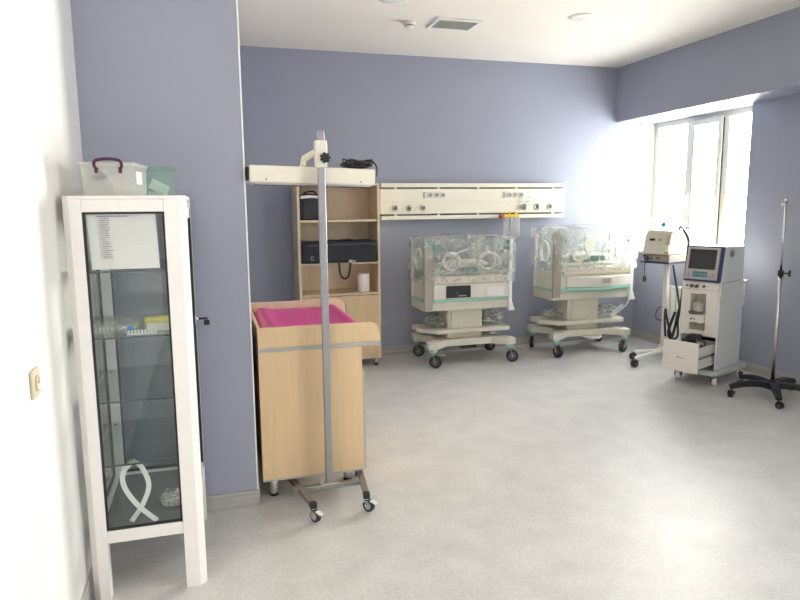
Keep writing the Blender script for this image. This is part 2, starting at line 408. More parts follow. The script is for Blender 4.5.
for ya, yb in ((y0+.003, y0+.047), (y1-.047, y1-.003)):
    fm.box(x0+pw, x1-pr_, ya, yb, 1.583, 1.632, .003).box(x0+pw, x1-pr_, ya, yb, .245, .297, .003)
for xa, xb in ((x0+.003, x0+.047),):
    fm.box(xa, xb, y0+.05, y1-.05, 1.583, 1.632, .003).box(xa, xb, y0+.05, y1-.05, .245, .297, .003)
fm.box(x1-.047, x1-.03, y0+.05, y1-.05, 1.60, 1.632, .003).box(x1-.047, x1-.03, y0+.05, y1-.05, .245, .28, .003)
part('frame', fm, 'alu_white', cab)
tp = MB().prism([(x0+.026, y0), (x1-.026, y0), (x1, y0+.026), (x1, y1-.018), (x1-.018, y1), (x0+.018, y1), (x0, y1-.018), (x0, y0+.026)], 1.632, zt, 'z', .003)
part('top_panel', tp, 'alu_white', cab)
part('bottom_panel', MB().box(x0+.03, x1-.03, y0+.03, y1-.03, .280, .290), 'cabfloor', cab)
def pane_y(y, name='glass_pane', zlo=.297):
    g = part(name, MB().box(x0+pw, x1-pr_, y-.003, y+.003, zlo, 1.583), 'glass', cab)
    k = MB(); q = .008; d = .008
    k.box(x0+pw, x0+pw+q, y-d, y+d, zlo, 1.583).box(x1-pr_-q, x1-pr_, y-d, y+d, zlo, 1.583)
    k.box(x0+pw+q, x1-pr_-q, y-d, y+d, zlo, zlo+q).box(x0+pw+q, x1-pr_-q, y-d, y+d, 1.583-q, 1.583)
    part('gasket', k, 'gasket', g)
pane_y(y0+.018); pane_y(y1-.018)
g = part('glass_pane', MB().box(x0+.016, x0+.022, y0+.05, y1-.05, .297, 1.583), 'glass', cab)
k = MB()
k.box(x0+.011, x0+.027, y0+.05, y0+.058, .297, 1.583).box(x0+.011, x0+.027, y1-.058, y1-.05, .297, 1.583)
k.box(x0+.011, x0+.027, y0+.058, y1-.058, .297, .305).box(x0+.011, x0+.027, y0+.058, y1-.058, 1.575, 1.583)
part('gasket', k, 'gasket', g)
# door in the right side (+x)
dx0, dx1 = x1-.028, x1-.004
d = MB(); ya, yb = y0+.052, y1-.052; q = .045
d.box(dx0, dx1, ya, ya+q, .285, 1.598, .003).box(dx0, dx1, yb-q, yb, .285, 1.598, .003)
d.box(dx0, dx1, ya+q, yb-q, .285, .335, .003).box(dx0, dx1, ya+q, yb-q, 1.55, 1.598, .003)
door = part('door', d, 'alu_white', cab)
part('glass_pane', MB().box(dx0+.008, dx0+.014, ya+q, yb-q, .335, 1.55), 'glass', door)
k = MB()
k.box(dx1-.010, dx1+.001, ya+q, ya+q+.010, .335, 1.55).box(dx1-.010, dx1+.001, yb-q-.010, yb-q, .335, 1.55)
k.box(dx1+.0005, dx1+.003, ya-.004, ya+.006, .29, 1.59).box(dx1+.0005, dx1+.003, yb-.006, yb+.004, .29, 1.59)
part('gasket', k, 'gasket', door)
KZ = 1.058
lk = part('lock', MB().cyl((dx1, yb-.022, KZ), (dx1+.016, yb-.022, KZ), .011).box(dx1, dx1+.004, yb-.04, yb-.004, KZ-.02, KZ+.02, .002), 'chrome', door)
ky = MB().box(dx1+.016, dx1+.058, yb-.025, yb-.019, KZ-.005, KZ+.005, .001).box(dx1+.040, dx1+.068, yb-.027, yb-.017, KZ-.034, KZ-.008, .005).torus((dx1+.050, yb-.022, KZ-.006), .008, .002, 'y', 16, 6)
part('key', ky, 'black', door)
for i, z in enumerate((1.352, 1.089, .828, .563)):
    s = part('glass_shelf', MB().box(x0+.030, x1-.034, y0+.030, y1-.032, z-.003, z+.003), 'shelfglass', cab)
    part('shelf_edge', MB().box(x0+.030, x1-.034, y0+.0275, y0+.0298, z-.0035, z+.0035), 'glassedge', s)
    for px in (x0+.045, x1-.052):
        for py in (y0+.05, y1-.055): part('shelf_support', MB().box(px-.008, px+.008, py-.006, py+.006, z-.012, z-.0032, .002), 'gasket', s)
# paper list behind the front pane
pp = thing('paper_list', 'white printed paper list taped inside the upper front glass of the cabinet', 'paper', (-.32, y0+.024, 1.36))
px0, px1, pz0, pz1 = -.440, -.193, 1.362, 1.578
yy = y0+.0262
def psheet(u, v): return Vector((px0+(px1-px0)*u+.006*(1-v), yy+.001*math.sin(u*5), pz0+(pz1-pz0)*v+.0*u))
part('sheet', MB().sheet(psheet, 12, 8), 'paper', pp)
ik = MB(); rr = random.Random(3)
def word(xa, xb, z, h):
    ik.box(xa, xb, yy-.0021, yy-.0017, z-h/2, z+h/2)
def strokes(xa, xb, z, h):
    x = xa
    while x < xb:
        wl = rr.uniform(.003, .0075); e = min(xb, x+wl)
        xx = x
        while xx < e:
            hh = h*rr.uniform(.55, 1); ik.box(xx, xx+.0013, yy-.0021, yy-.0017, z-h/2, z-h/2+hh); xx += .0019
        x = e+.0022
strokes(-.405, -.292, 1.567, .0038)
for i in range(22):
    z = 1.5585-i*.0072; ind = 0 if i < 9 else .004
    strokes(-.403+ind, -.400+ind, z, .003)
    strokes(-.395+ind, -.395+ind+rr.uniform(.012, .038), z, .0034)
for i in range(10): ik.box(-.365, -.205, yy-.0020, yy-.0018, 1.556-i*.0108, 1.5562-i*.0108)
part('printed_text', ik, 'ink', pp)

# things on the cabinet shelves
def clear_box(label, cx, cy, z, w, dp, h, rz, lidmat='acrylic', insert=None):
    t = thing('clear_plastic_box', label, 'box', (cx, cy, z), rz, 'small clear boxes on the cabinet shelf', world=False)
    b = MB(); q = .002
    b.box(-w/2, w/2, -dp/2, dp/2, 0, q).box(-w/2, -w/2+q, -dp/2, dp/2, q, h).box(w/2-q, w/2, -dp/2, dp/2, q, h)
    b.box(-w/2+q, w/2-q, -dp/2, -dp/2+q, q, h).box(-w/2+q, w/2-q, dp/2-q, dp/2, q, h)
    part('box_body', b, 'clearbox', t, False)
    part('lid', MB().box(-w/2-.001, w/2+.001, -dp/2-.001, dp/2+.001, h, h+.005, .001), 'clearbox', t, False)
    c = MB(); rr2 = random.Random(int(cx*1000))
    for i in range(5):
        xx = -w/2+.006+(w-.012)*(i+.5)/5
        c.cyl((xx, -dp/2+.006, h*.35+rr2.uniform(0, h*.3)), (xx, dp/2-.006, h*.35), .004, seg=8)
    part('vials', c, 'offwhite', t, False)
    if insert: part('coloured_label', MB().box(w*.1, w*.42, -dp/2-.0016, -dp/2-.0004, h*.3, h*.85), insert, t, False)
zs = 1.0925
clear_box('clear plastic box leftmost on the second cabinet shelf', -.425, 2.83, zs, .085, .10, .034, .15)
clear_box('clear plastic box with a blue label on the second cabinet shelf', -.335, 2.84, zs, .075, .09, .036, -.1, insert='blueprint')
clear_box('low clear box behind the blue labelled one on the cabinet shelf', -.372, 2.98, zs, .09, .08, .036, .05)
t = thing('yellow_carton', 'small yellow and white carton at the right of the second cabinet shelf', 'box', (-.215, 2.86, zs), -.12, world=False)
part('carton_body', MB().box(-.043, .043, -.032, .032, 0, .030, .001), 'paper', t, False)
part('yellow_end', MB().box(.0432, .0445, -.032, .032, 0, .030).box(-.043, .043, -.032, .032, .0302, .031), 'ccard', t, False)
solo('yellow_card_box', MB().box(-.05, .05, -.03, .03, 0, .026, .001, R=Matrix.Rotation(.2, 3, 'Z')), 'ccard', 'flat yellow box lying behind the yellow and white carton on the shelf', 'box', (-.235, 3.03, zs), world=False)
c = MB()
c.box(-.055, .055, -.006, .006, 0, .004)
for i in range(9): c.box(-.052+i*.0125, -.045+i*.0125, -.008, .008, .004, .017, .001)
solo('clip_strip', c, 'pvc', 'white toothed plastic strip lying at the front of the second cabinet shelf', 'clips', (-.275, 2.765, zs), world=False)
# strap and coiled tubing at the cabinet bottom
zb = .2905
strap = MB()
def ribbon(pts, wd, th, m, up=(0, 0, 1)):
    P = smooth_path(pts, 8)
    for i in range(len(P)-1):
        a, b2 = P[i], P[i+1]; m.bar(a, b2+(b2-a)*.25, wd, th, bev=0, up=up)
ribbon([(-.365, 2.775, .295), (-.315, 2.77, .37), (-.288, 2.77, .45), (-.312, 2.78, .525), (-.345, 2.79, .555)], .020, .002, strap, (0, 1, .2))
ribbon([(-.345, 2.79, .555), (-.385, 2.78, .51), (-.382, 2.77, .45), (-.335, 2.76, .37), (-.265, 2.755, .296)], .020, .002, strap, (0, 1, -.2))
solo('looped_strap', strap, 'pvc', 'white plastic strap looped upright on the cabinet floor', 'strap', (-.33, 2.78, zb))
t = thing('bagged_tubing', 'coil of white tubing in a clear bag on the cabinet floor', 'tubing', (-.20, 2.90, zb))
cl = MB()
for i in range(4): cl.torus((-.205, 2.90, zb+.012+i*.009), .045+.003*(i % 2), .004, 'z', 24, 6, .8)
part('tubing_coil', cl, 'wtube', t)
part('bag', MB().lump((-.205, 2.90, zb+.036), (.066, .058, .030), .25, seed=4), 'bagfilm', t)

# storage boxes on top of the cabinet
def tub(root, cx, cy, z, w, dp, h, m, m_lid):
    b = MB(); q = .0025; tp_ = .005
    def wall(xa, ya, xb, yb):   # slightly flared wall
        return
    lo = [(-w/2+tp_, -dp/2+tp_), (w/2-tp_, -dp/2+tp_), (w/2-tp_, dp/2-tp_), (-w/2+tp_, dp/2-tp_)]
    hi = [(-w/2, -dp/2), (w/2, -dp/2), (w/2, dp/2), (-w/2, dp/2)]
    bm = b.bm
    for k_ in range(4):
        a0, a1 = lo[k_], lo[(k_+1) % 4]; b0, b1 = hi[k_], hi[(k_+1) % 4]
        f = bm.faces.new([bm.verts.new((p[0], p[1], zz)) for p, zz in ((a0, .001), (a1, .001), (b1, h), (b0, h))])
    bm.faces.new([bm.verts.new((p[0], p[1], .001)) for p in lo])
    part('box_body', b, m, root, False)
    part('lid', MB().box(-w/2-.006, w/2+.006, -dp/2-.006, dp/2+.006, h-.004, h+.010, .004), m_lid, root, False)
t1 = thing('storage_box', 'clear plastic storage box with a purple handle on top of the glass cabinet', 'storage box', (-.346, 2.890, zt+.001), -.12, 'plastic boxes on the cabinet', world=False)
tub(t1, 0, 0, 0, .192, .25, .118, 'tub', 'tub')
hd = MB().tube([(-.035, -.129, .098), (-.042, -.138, .116), (-.038, -.142, .131), (-.020, -.144, .137), (.008, -.145, .139), (.036, -.144, .137), (.054, -.142, .131), (.058, -.138, .116), (.051, -.129, .098)], .006, 8)
hd.box(-.043, -.029, -.139, -.1315, .085, .108, .003).box(.045, .059, -.139, -.1315, .085, .108, .003)
part('handle', hd, 'purple', t1, False)
part('sticker', MB().box(.0965, .0975, -.08, .02, .045, .095), 'paper', t1, False)
t2 = thing('storage_box', 'greenish clear storage box behind the purple handled one on the cabinet', 'storage box', (-.197, 3.135, zt+.001), -.04, 'plastic boxes on the cabinet', world=False)
tub(t2, 0, 0, 0, .125, .20, .118, 'tubgreen', 'tubgreen')
solo('plastic_bag', MB().lump((0, 0, .030), (.038, .045, .026), .35, seed=2), 'bagfilm', 'crumpled clear bag at the right inside the purple handled box', 'bag', (-.315, 2.85, zt+.004), world=False)
solo('plastic_bag', MB().lump((0, 0, .022), (.028, .035, .018), .35, seed=5), 'bagfilm', 'small crumpled bag at the left inside the purple handled box', 'bag', (-.392, 2.84, zt+.004), world=False)
solo('rolled_cable', MB().torus((0, 0, .012), .022, .006, 'z', 20, 6).torus((.004, 0, .022), .020, .006, 'z', 20, 6).lump((0, 0, .016), (.03, .02, .014), .3, seed=9), 'dgrey', 'small dark coiled lead near the top left inside the purple handled box', 'cable', (-.395, 2.86, zt+.06), world=False)
solo('syringe', MB().cyl((0, 0, 0), (.03, -.01, -.045), .006, seg=12).cyl((0, 0, 0), (-.012, .004, .018), .003, seg=8).cyl((-.012, .004, .018), (-.013, .0043, .0195), .008, seg=12), 'pvc', 'white syringe leaning in the middle of the purple handled box', 'syringe', (-.37, 2.83, zt+.085), world=False)
solo('folded_packet', MB().box(-.04, .04, -.003, .003, 0, .045, .001, R=Matrix.Rotation(.5, 3, 'Y')).box(-.05, .03, .02, .05, -.012, .004, .002), 'paper', 'white packets lying inside the greenish storage box', 'packet', (-.197, 3.12, zt+.020), world=False)

# ------------------------------------------------------------------ radiant warmer on a stand
wm = thing('radiant_warmer', 'cream radiant heater lamp on a steel pole stand in front of the changing table', 'heater lamp', (.57, 3.345, 0))
b = MB()
b.bar((.37, 3.335, .085), (.775, 3.335, .085), .035, .026, bev=.003)
part('crossbar', b, 'steel', wm)
for pa, pb in (((.33, 3.78, .085), (.452, 3.115, .085)), ((.790, 3.62, .085), (.735, 3.145, .085))):
    lg = part('leg', MB().bar(pa, pb, .032, .028, bev=.003), 'steel', wm)
    dv = (Vector(pb)-Vector(pa)).normalized()
    e = Vector(pb)
    part('end_cap', MB().bar(e-dv*.03, e+dv*.003, .035, .031, bev=.003), 'black', lg)
def caster(parent, x, y, r, zt_, ang, world=True, wm_='rubber', fm_='chrome', wid=.022, twin=False, brake=None, hubm='grey', cap=None):
    """swivel caster: fork is the part, wheel its sub-part; trails in direction ang."""
    c, s = math.cos(ang), math.sin(ang); off = r*.45
    wx, wy = x+c*off, y+s*off
    ax = Vector((-s, c, 0)); ctr = Vector((wx, wy, r+.001))
    f = MB(); f.cyl((x, y, zt_-.015), (x, y, zt_), r*.30, seg=12)
    top = min(zt_-.012, 2*r+.012)
    f.bar(Vector((x-c*r*.25, y-s*r*.25, top)), Vector((wx+c*r*.2, wy+s*r*.2, top)), wid+.014, .008, bev=.002)
    for sg in (-1, 1):
        p = ax*sg*(wid/2+.005)
        f.bar(Vector((x+c*r*.15, y+s*r*.15, top))+p, ctr+p-Vector((0, 0, r*.12)), .004, r*.55, bev=.001, up=ax)
    if zt_-.015 > top: f.cyl((x, y, top), (x, y, zt_-.015), r*.25, seg=10)
    fo = part('caster', f, fm_, parent, world)
    wh = MB(); a0 = ctr-ax*wid/2; a1 = ctr+ax*wid/2
    wh.cyl(a0, a1, r, seg=28)
    part('wheel', wh, wm_, fo, world)
    hb = MB().cyl(a0-ax*.002, a1+ax*.002, r*.62, seg=20)
    part('wheel_hub', hb, hubm, fo, world)
    part('axle', MB().cyl(a0-ax*.008, a1+ax*.008, r*.14, seg=10), 'chrome', fo, world)
    if brake:
        bk = MB().bar(Vector((x, y, top+.004))+Vector((c, s, 0))*r*.9, Vector((x, y, top-.004))+Vector((c, s, 0))*r*2.1, wid+.004, .007, bev=.002)
        part('brake_pedal', bk, brake, fo, world)
    if cap: part('collar', MB().lathe([(r*.55, -.018), (r*.62, -.008), (r*.62, .012), (r*.5, .02)], (x, y, zt_), 'z', 24), cap, fo, world)
caster(wm, .450, 3.125, .032, .071, math.radians(-60), brake='offwhite')
caster(wm, .736, 3.155, .032, .071, math.radians(-50), brake='offwhite')
caster(wm, .336, 3.75, .032, .071, math.radians(80)); caster(wm, .787, 3.60, .032, .071, math.radians(70))
pl = part('pole', MB().box(.553, .589, 3.315, 3.350, .098, 1.975, .003), 'steel', wm)
part('foot_plate', MB().box(.52, .62, 3.312, 3.358, .099, .107, .002).cyl((.532, 3.335, .107), (.532, 3.335, .114), .007, seg=6).cyl((.608, 3.335, .107), (.608, 3.335, .114), .007, seg=6), 'chrome', wm)
part('clamp', MB().box(.540, .600, 3.306, 3.362, 1.790, 1.925, .006), 'cream', wm)
kn = MB(); kc = Vector((.585, 3.300, 1.838))
kn.cyl(kc+V(0, .006, 0), kc-V(0, .022, 0), .017, seg=20)
for i in range(7): 
    a = 2*PI*i/7; q = kc+V(.019*math.cos(a), 0, .019*math.sin(a)); kn.cyl(q+V(0, .0, 0), q-V(0, .020, 0), .0075, seg=10)
part('knob', kn, 'black', wm)
RH = Matrix.Rotation(math.radians(5), 3, 'Z') @ Matrix.Rotation(math.radians(1.3), 3, 'Y'); PV = (.54, 3.46, 1.75)
part('arm', MB().bar((.552, 3.358, 1.872), (.500, 3.43, 1.842), .03, .026, bev=.003).bar((.500, 3.43, 1.845), (.492, 3.455, 1.802), .024, .02, bev=.003).cyl((.494, 3.41, 1.818), (.494, 3.44, 1.818), .009), 'cream', wm)
hd = MB().box(.207, .872, 3.388, 3.530, 1.712, 1.798, .010, R=RH, piv=PV)
head = part('lamp_housing', hd, 'cream', wm)
part('end_cap', MB().box(.198, .2069, 3.398, 3.520, 1.722, 1.790, .003, R=RH, piv=PV), 'black', head)
gr = MB().box(.235, .85, 3.396, 3.522, 1.7035, 1.7118, .001, R=RH, piv=PV)
part('reflector_tray', gr, 'grey', head)
gg = MB()
for i in range(30): gg.box(.245+i*.0205, .249+i*.0205, 3.398, 3.52, 1.7005, 1.7033, R=RH, piv=PV)
part('reflector_grille', gg, 'dgrey', head)
for sx_, sz_ in ((.290, 1.728), (.79, 1.728)): part('screw', MB().box(sx_-.004, sx_+.004, 3.3845, 3.3892, sz_-.004, sz_+.004, .002, R=RH, piv=PV), 'dgrey', head)
# power lead coiled on the lamp head
cb = MB(); rr = random.Random(11)
for i in range(7):
    cx_, cy_ = .795+rr.uniform(-.012, .012), 3.46+rr.uniform(-.01, .01); rad = .075+rr.uniform(-.015, .01)
    pts = []
    for j in range(12):
        a = 2*PI*j/12; pts.append((cx_+rad*math.cos(a), cy_+.045*math.sin(a), 1.799+.004*i+.018*max(0, math.cos(a*2+i))+rr.uniform(0, .006)))
    cb.tube(pts, .0042, 6, True, 4)
cb.tube([(.82, 3.45, 1.835), (.858, 3.44, 1.838), (.884, 3.43, 1.81), (.888, 3.425, 1.775), (.884, 3.42, 1.752)], .0042, 6)
solo('power_cable', cb, 'black', 'black power lead coiled on the right end of the heater lamp head', 'cable', (.79, 3.46, 1.80))

# ------------------------------------------------------------------ changing table
ct = thing('changing_table', 'beige wooden nursery changing table with raised edges beside the lavender column', 'changing table', (.50, 3.9, 0))
tx0, tx1, ty0, ty1 = .224, .784, 3.41, 4.36
part('side_panel', MB().box(tx0, tx1, ty0, ty0+.018, .127, .835, .001), 'wood', ct)
part('side_panel', MB().box(tx0, tx1, ty1-.018, ty1, .127, .835, .001), 'wood', ct)
part('back_panel', MB().box(tx0, tx0+.012, ty0+.018, ty1-.018, .127, .835), 'wood', ct)
part('bottom_panel', MB().box(tx0+.012, tx1, ty0+.018, ty1-.018, .127, .145), 'wood', ct)
part('upper_rail', MB().box(tx1-.018, tx1, ty0+.018, ty1-.018, .69, .835), 'wood', ct)
part('edge_band', MB().box(tx0, tx1+.0006, ty0-.0012, ty0+.016, .118, .127), 'edge', ct)
ym = (ty0+ty1)/2
for ya, yb in ((ty0+.012, ym-.002), (ym+.002, ty1-.004)):
    dd = part('door', MB().box(tx1+.001, tx1+.018, ya, yb, .127, .684, .001), 'wood', ct)
    part('door_edge', MB().box(tx1+.001, tx1+.018, ya-.0012, ya-.0002, .127, .684), 'edge', dd)
    part('door_handle', MB().tube([(tx1+.018, ym-.05 if ya < ym-.1 else ym+.05, .60), (tx1+.045, ym-.05 if ya < ym-.1 else ym+.05, .60), (tx1+.045, ym-.05 if ya < ym-.1 else ym+.05, .50), (tx1+.018, ym-.05 if ya < ym-.1 else ym+.05, .50)], .005, 8, False, 1), 'chrome', dd)
for fx, fy in ((.287, 3.50), (.722, 3.58), (.287, 4.27), (.735, 4.27)):
    ft = part('foot', MB().cyl((fx, fy, .016), (fx, fy, .1265), .024), 'alufoot', ct)
    part('foot_pad', MB().cyl((fx, fy, 0), (fx, fy, .016), .024), 'black', ft)
part('top_board', MB().box(tx0, .886, ty0-.004, ty1+.004, .8355, .856, .001), 'wood', ct)
part('edge_band', MB().box(tx0, .888, ty0-.0058, ty0-.0042, .8345, .857), 'edge', ct)
def railpoly():
    P = [(tx0, .8565), (.886, .8565), (.886, .885)]
    for i in range(9):
        a = i/8*PI/2; P.append((.820+.064*math.cos(a), .902+.064*math.sin(a)))
    return P+[(tx0, .966)]
for ya, yb in ((ty0-.002, ty0+.016), (ty1-.016, ty1+.002)):
    part('tray_side', MB().prism(railpoly(), ya, yb, 'y', .001), 'wood2' if ya > 4 else 'wood', ct)
part('tray_back', MB().box(tx0, tx0+.016, ty0+.016, ty1-.016, .8565, .966, .001), 'wood', ct)
# pink mat
def mat_top(u, v):
    e = min(1, min(u, 1-u)*9, min(v, 1-v)*12); e = math.sin(e*PI/2)
    side = .014*(math.exp(-((u-.10)/.09)**2)+math.exp(-((u-.90)/.09)**2))
    return Vector((.245+.60*u, 3.432+.905*v, .872+e*(.060+side)))
mt = MB().sheet(mat_top, 28, 34)
bm = mt.bm
mt.box(.247, .842, 3.434, 4.335, .8572, .874, .006)
solo('changing_mat', mt, 'pink', 'bright pink vinyl changing mat lying in the beige table tray', 'changing mat', (.53, 3.88, .857))

# ------------------------------------------------------------------ tall open bookcase
bc = thing('bookcase', 'tall beige open shelf unit against the back wall behind the changing table', 'bookcase', (1.225, 6.38, 0))
bx0, bx1, by0, by1 = .818, 1.622, 6.18, 6.578
part('side_panel', MB().box(bx0, bx0+.022, by0, by1, .075, 1.81, .001), 'wood2', bc)
part('side_panel', MB().box(bx1-.022, bx1, by0, by1, .075, 1.81, .001), 'wood2', bc)
part('back_panel', MB().box(bx0+.022, bx1-.022, by1-.012, by1, .095, 1.79), 'wood2', bc)
part('top_panel', MB().box(bx0+.022, bx1-.022, by0, by1, 1.79, 1.81, .001), 'wood2', bc)
part('bottom_panel', MB().box(bx0+.022, bx1-.022, by0, by1-.012, .075, .095, .001), 'wood2', bc)
for z in (1.443, 1.03, .725): part('shelf', MB().box(bx0+.022, bx1-.022, by0+.006, by1-.012, z, z+.020, .001), 'wood2', bc)
part('facing_strip', MB().box(bx0-.0004, bx0+.024, by0-.014, by0-.0004, .075, 1.81, .001), 'wood2', bc)
xm = (bx0+bx1)/2
for xa, xb, hx in ((bx0+.026, xm-.0015, xm-.04), (xm+.0015, bx1-.024, xm+.04)):
    dd = part('door', MB().box(xa, xb, by0-.016, by0-.0005, .098, .722, .001), 'wood', bc)
    part('door_handle', MB().tube([(hx, by0-.016, .64), (hx, by0-.04, .64), (hx, by0-.04, .54), (hx, by0-.016, .54)], .005, 8, False, 1), 'chrome', dd)
for fx in (bx0+.06, bx1-.05):
    for fy in (by0+.03, by1-.05):
        ft = part('foot', MB().cyl((fx, fy, .014), (fx, fy, .075), .020), 'chrome', bc)
        part('foot_pad', MB().cyl((fx, fy, 0), (fx, fy, .014), .023), 'black', ft)
# black case on top shelf
t = thing('equipment_bag', 'upright black equipment bag with a white printed flap on the bookcase top shelf', 'bag', (.95, 6.35, 1.4635))
part('bag_body', MB().box(.843, 1.055, 6.22, 6.50, 1.4638, 1.690, .012, 3), 'fabric', t)
part('bag_panel', MB().box(.885, 1.055, 6.212, 6.2195, 1.475, 1.66, .003), 'black', t)
def flap(u, v): return Vector((.841+.218*u, 6.215+.29*v, 1.694+.018*math.sin(u*PI)+.012*noise.noise(Vector((u*4, v*4, 1)))))
part('flap', MB().sheet(flap, 16, 14), 'fabric', t)
part('white_print', MB().sheet(lambda u, v: Vector((.860+.19*u, 6.2125-.004*math.sin(u*9), 1.665+.026*v+.008*math.sin(u*PI))), 16, 2), 'whiteprint', t)
part('handle', MB().tube([(.90, 6.30, 1.70), (.92, 6.30, 1.728), (1.0, 6.30, 1.735), (1.03, 6.30, 1.705)], .007, 8), 'fabric', t)
# long black bag
t = thing('carry_bag', 'long black zipped carry bag with hanging strap lying across the bookcase', 'bag', (1.225, 6.33, 1.0505))
def bagpts():
    m = MB(); m.box(.842, 1.594, 6.135, 6.50, 1.052, 1.258, .022, 4)
    bmesh.ops.subdivide_edges(m.bm, edges=[e for e in m.bm.edges if e.calc_length() > .1], cuts=10, use_grid_fill=True)
    for v in m.bm.verts:
        n_ = noise.noise(v.co*9)*.009+noise.noise(v.co*25)*.004
        v.co.y += n_; v.co.z = max(1.0512, v.co.z+n_*1.2)
    for f in m.bm.faces: f.smooth = True
    return m
part('bag_body', bagpts(), 'fabric', t)
part('zip', MB().tube([(.88, 6.122, 1.222), (1.05, 6.120, 1.229), (1.23, 6.119, 1.226), (1.4, 6.120, 1.232), (1.585, 6.122, 1.226)], .004, 6), 'dgrey', t)
st = MB(); ribbon([(1.195, 6.128, 1.10), (1.198, 6.118, 1.045), (1.205, 6.112, .95), (1.235, 6.110, .905), (1.275, 6.110, .912), (1.295, 6.112, .96), (1.308, 6.118, 1.045), (1.312, 6.128, 1.09)], .020, .003, st, (0, 1, 0))
part('strap', st, 'fabric', t)
part('buckle', MB().box(1.292, 1.330, 6.108, 6.118, 1.055, 1.080, .002).box(1.335, 1.36, 6.112, 6.118, 1.06, 1.075, .002), 'grey', t)
part('logo_ring', MB().torus((.94, 6.119, 1.105), .013, .0025, 'y', 18, 6, 1.5), 'grey', t)
rl = MB().lathe([(.022, .004), (.058, 0), (.060, .01), (.060, .175), (.056, .182), (.022, .182), (.022, .15)], (1.475, 6.29, .7458), 'z', 32)
solo('paper_roll', rl, 'paper', 'white paper roll standing at the right of the lower bookcase shelf', 'paper roll', (1.475, 6.29, .7455))

# ------------------------------------------------------------------ bedhead service unit
bh = thing('bedhead_panel', 'long cream medical supply panel with sockets and gas outlets on the back wall', 'wall panel', (2.78, YB, 1.45))
hx0, hx1 = 1.715, 3.845; hy = 6.505
part('housing', MB().box(hx0, hx1, hy, YB-.0005, 1.505, 1.765, .008, 3), 'panel', bh)
part('front_seam', MB().box(hx0+.004, hx1-.004, hy-.0012, hy+.002, 1.626, 1.629), 'beige', bh)
for z0, z1 in ((1.780, 1.822), (1.448, 1.488)):
    r = part('rail', MB().box(hx0+.01, hx1-.002, hy-.012, hy+.012, z0, z1, .004), 'panel', bh)
    for xx in (1.88, 2.35, 2.80, 3.25, 3.70):
        bk = MB(); bk.box(xx-.02, xx+.02, hy+.0125, YB-.001, z0+.004, z1-.004, .002)
        if z0 > 1.6: bk.box(xx-.012, xx+.012, hy-.008, hy+.010, 1.7655, z0)
        else: bk.box(xx-.012, xx+.012, hy-.008, hy+.010, z1, 1.5045)
        part('rail_bracket', bk, 'panel', r)
    part('gap_shade_strip', MB().box(hx0+.02, hx1-.02, hy+.02, YB-.001, min(z1, 1.7655) if z0 > 1.6 else z1+.0005, (z0-.0005) if z0 > 1.6 else 1.5045), 'dgrey', r)  # dark strip stands in for the shade between rail and housing
for base in (2.19, 3.105):
    part('switch_strip', MB().box(base-.009, base+.009, hy-.006, hy-.0004, 1.665, 1.735, .002), 'grey', bh)
    for i in range(3):
        xx = base+.068+i*.070
        s = part('power_socket', MB().box(xx-.032, xx+.032, hy-.005, hy-.0004, 1.668, 1.732, .003).lathe([(.026, -.012), (.026, -.005)], (xx, hy, 1.70), 'y', 24), 'offwhite', bh)
        part('recess', MB().lathe([(.020, -.0136), (.020, -.0122)], (xx, hy, 1.70), 'y', 24), 'grey', s)
        part('pin_hole', MB().cyl((xx-.008, hy-.0150, 1.70), (xx-.008, hy-.0138, 1.70), .0045, seg=10).cyl((xx+.008, hy-.0150, 1.70), (xx+.008, hy-.0138, 1.70), .0045, seg=10), 'dgrey', s)
for xx in (1.873, 2.025, 2.178, 3.345, 3.502, 3.662):
    g = part('gas_outlet', MB().lathe([(.034, -.010), (.034, -.0005)], (xx, hy, 1.568), 'y', 28), 'brass', bh)
    part('outlet_ring', MB().torus((xx, hy-.012, 1.568), .027, .005, 'y', 24, 8), 'chrome', g)
    part('outlet_core', MB().lathe([(.017, -.022), (.017, -.0105)], (xx, hy, 1.568), 'y', 20), 'dgrey', g)
# gas probe plugged in
gp = MB(); c = Vector((3.345, hy-.026, 1.570))
gp.cyl(c+V(0, .007, 0), c-V(0, .03, 0), .013).cyl(c+V(-.075, -.02, .002), c+V(.075, -.02, -.006), .007).cyl(c+V(0, -.02, .0), c+V(.02, -.02, .06), .007).cyl(c+V(.01, -.02, 0), c+V(-.0, -.025, -.085), .006)
gp.torus(c+V(.024, -.022, .082), .024, .006, 'y', 20, 8)
solo('gas_probe', gp, 'chrome', 'metal cross shaped gas connector plugged into the supply panel', 'gas connector', (3.345, hy-.03, 1.57))
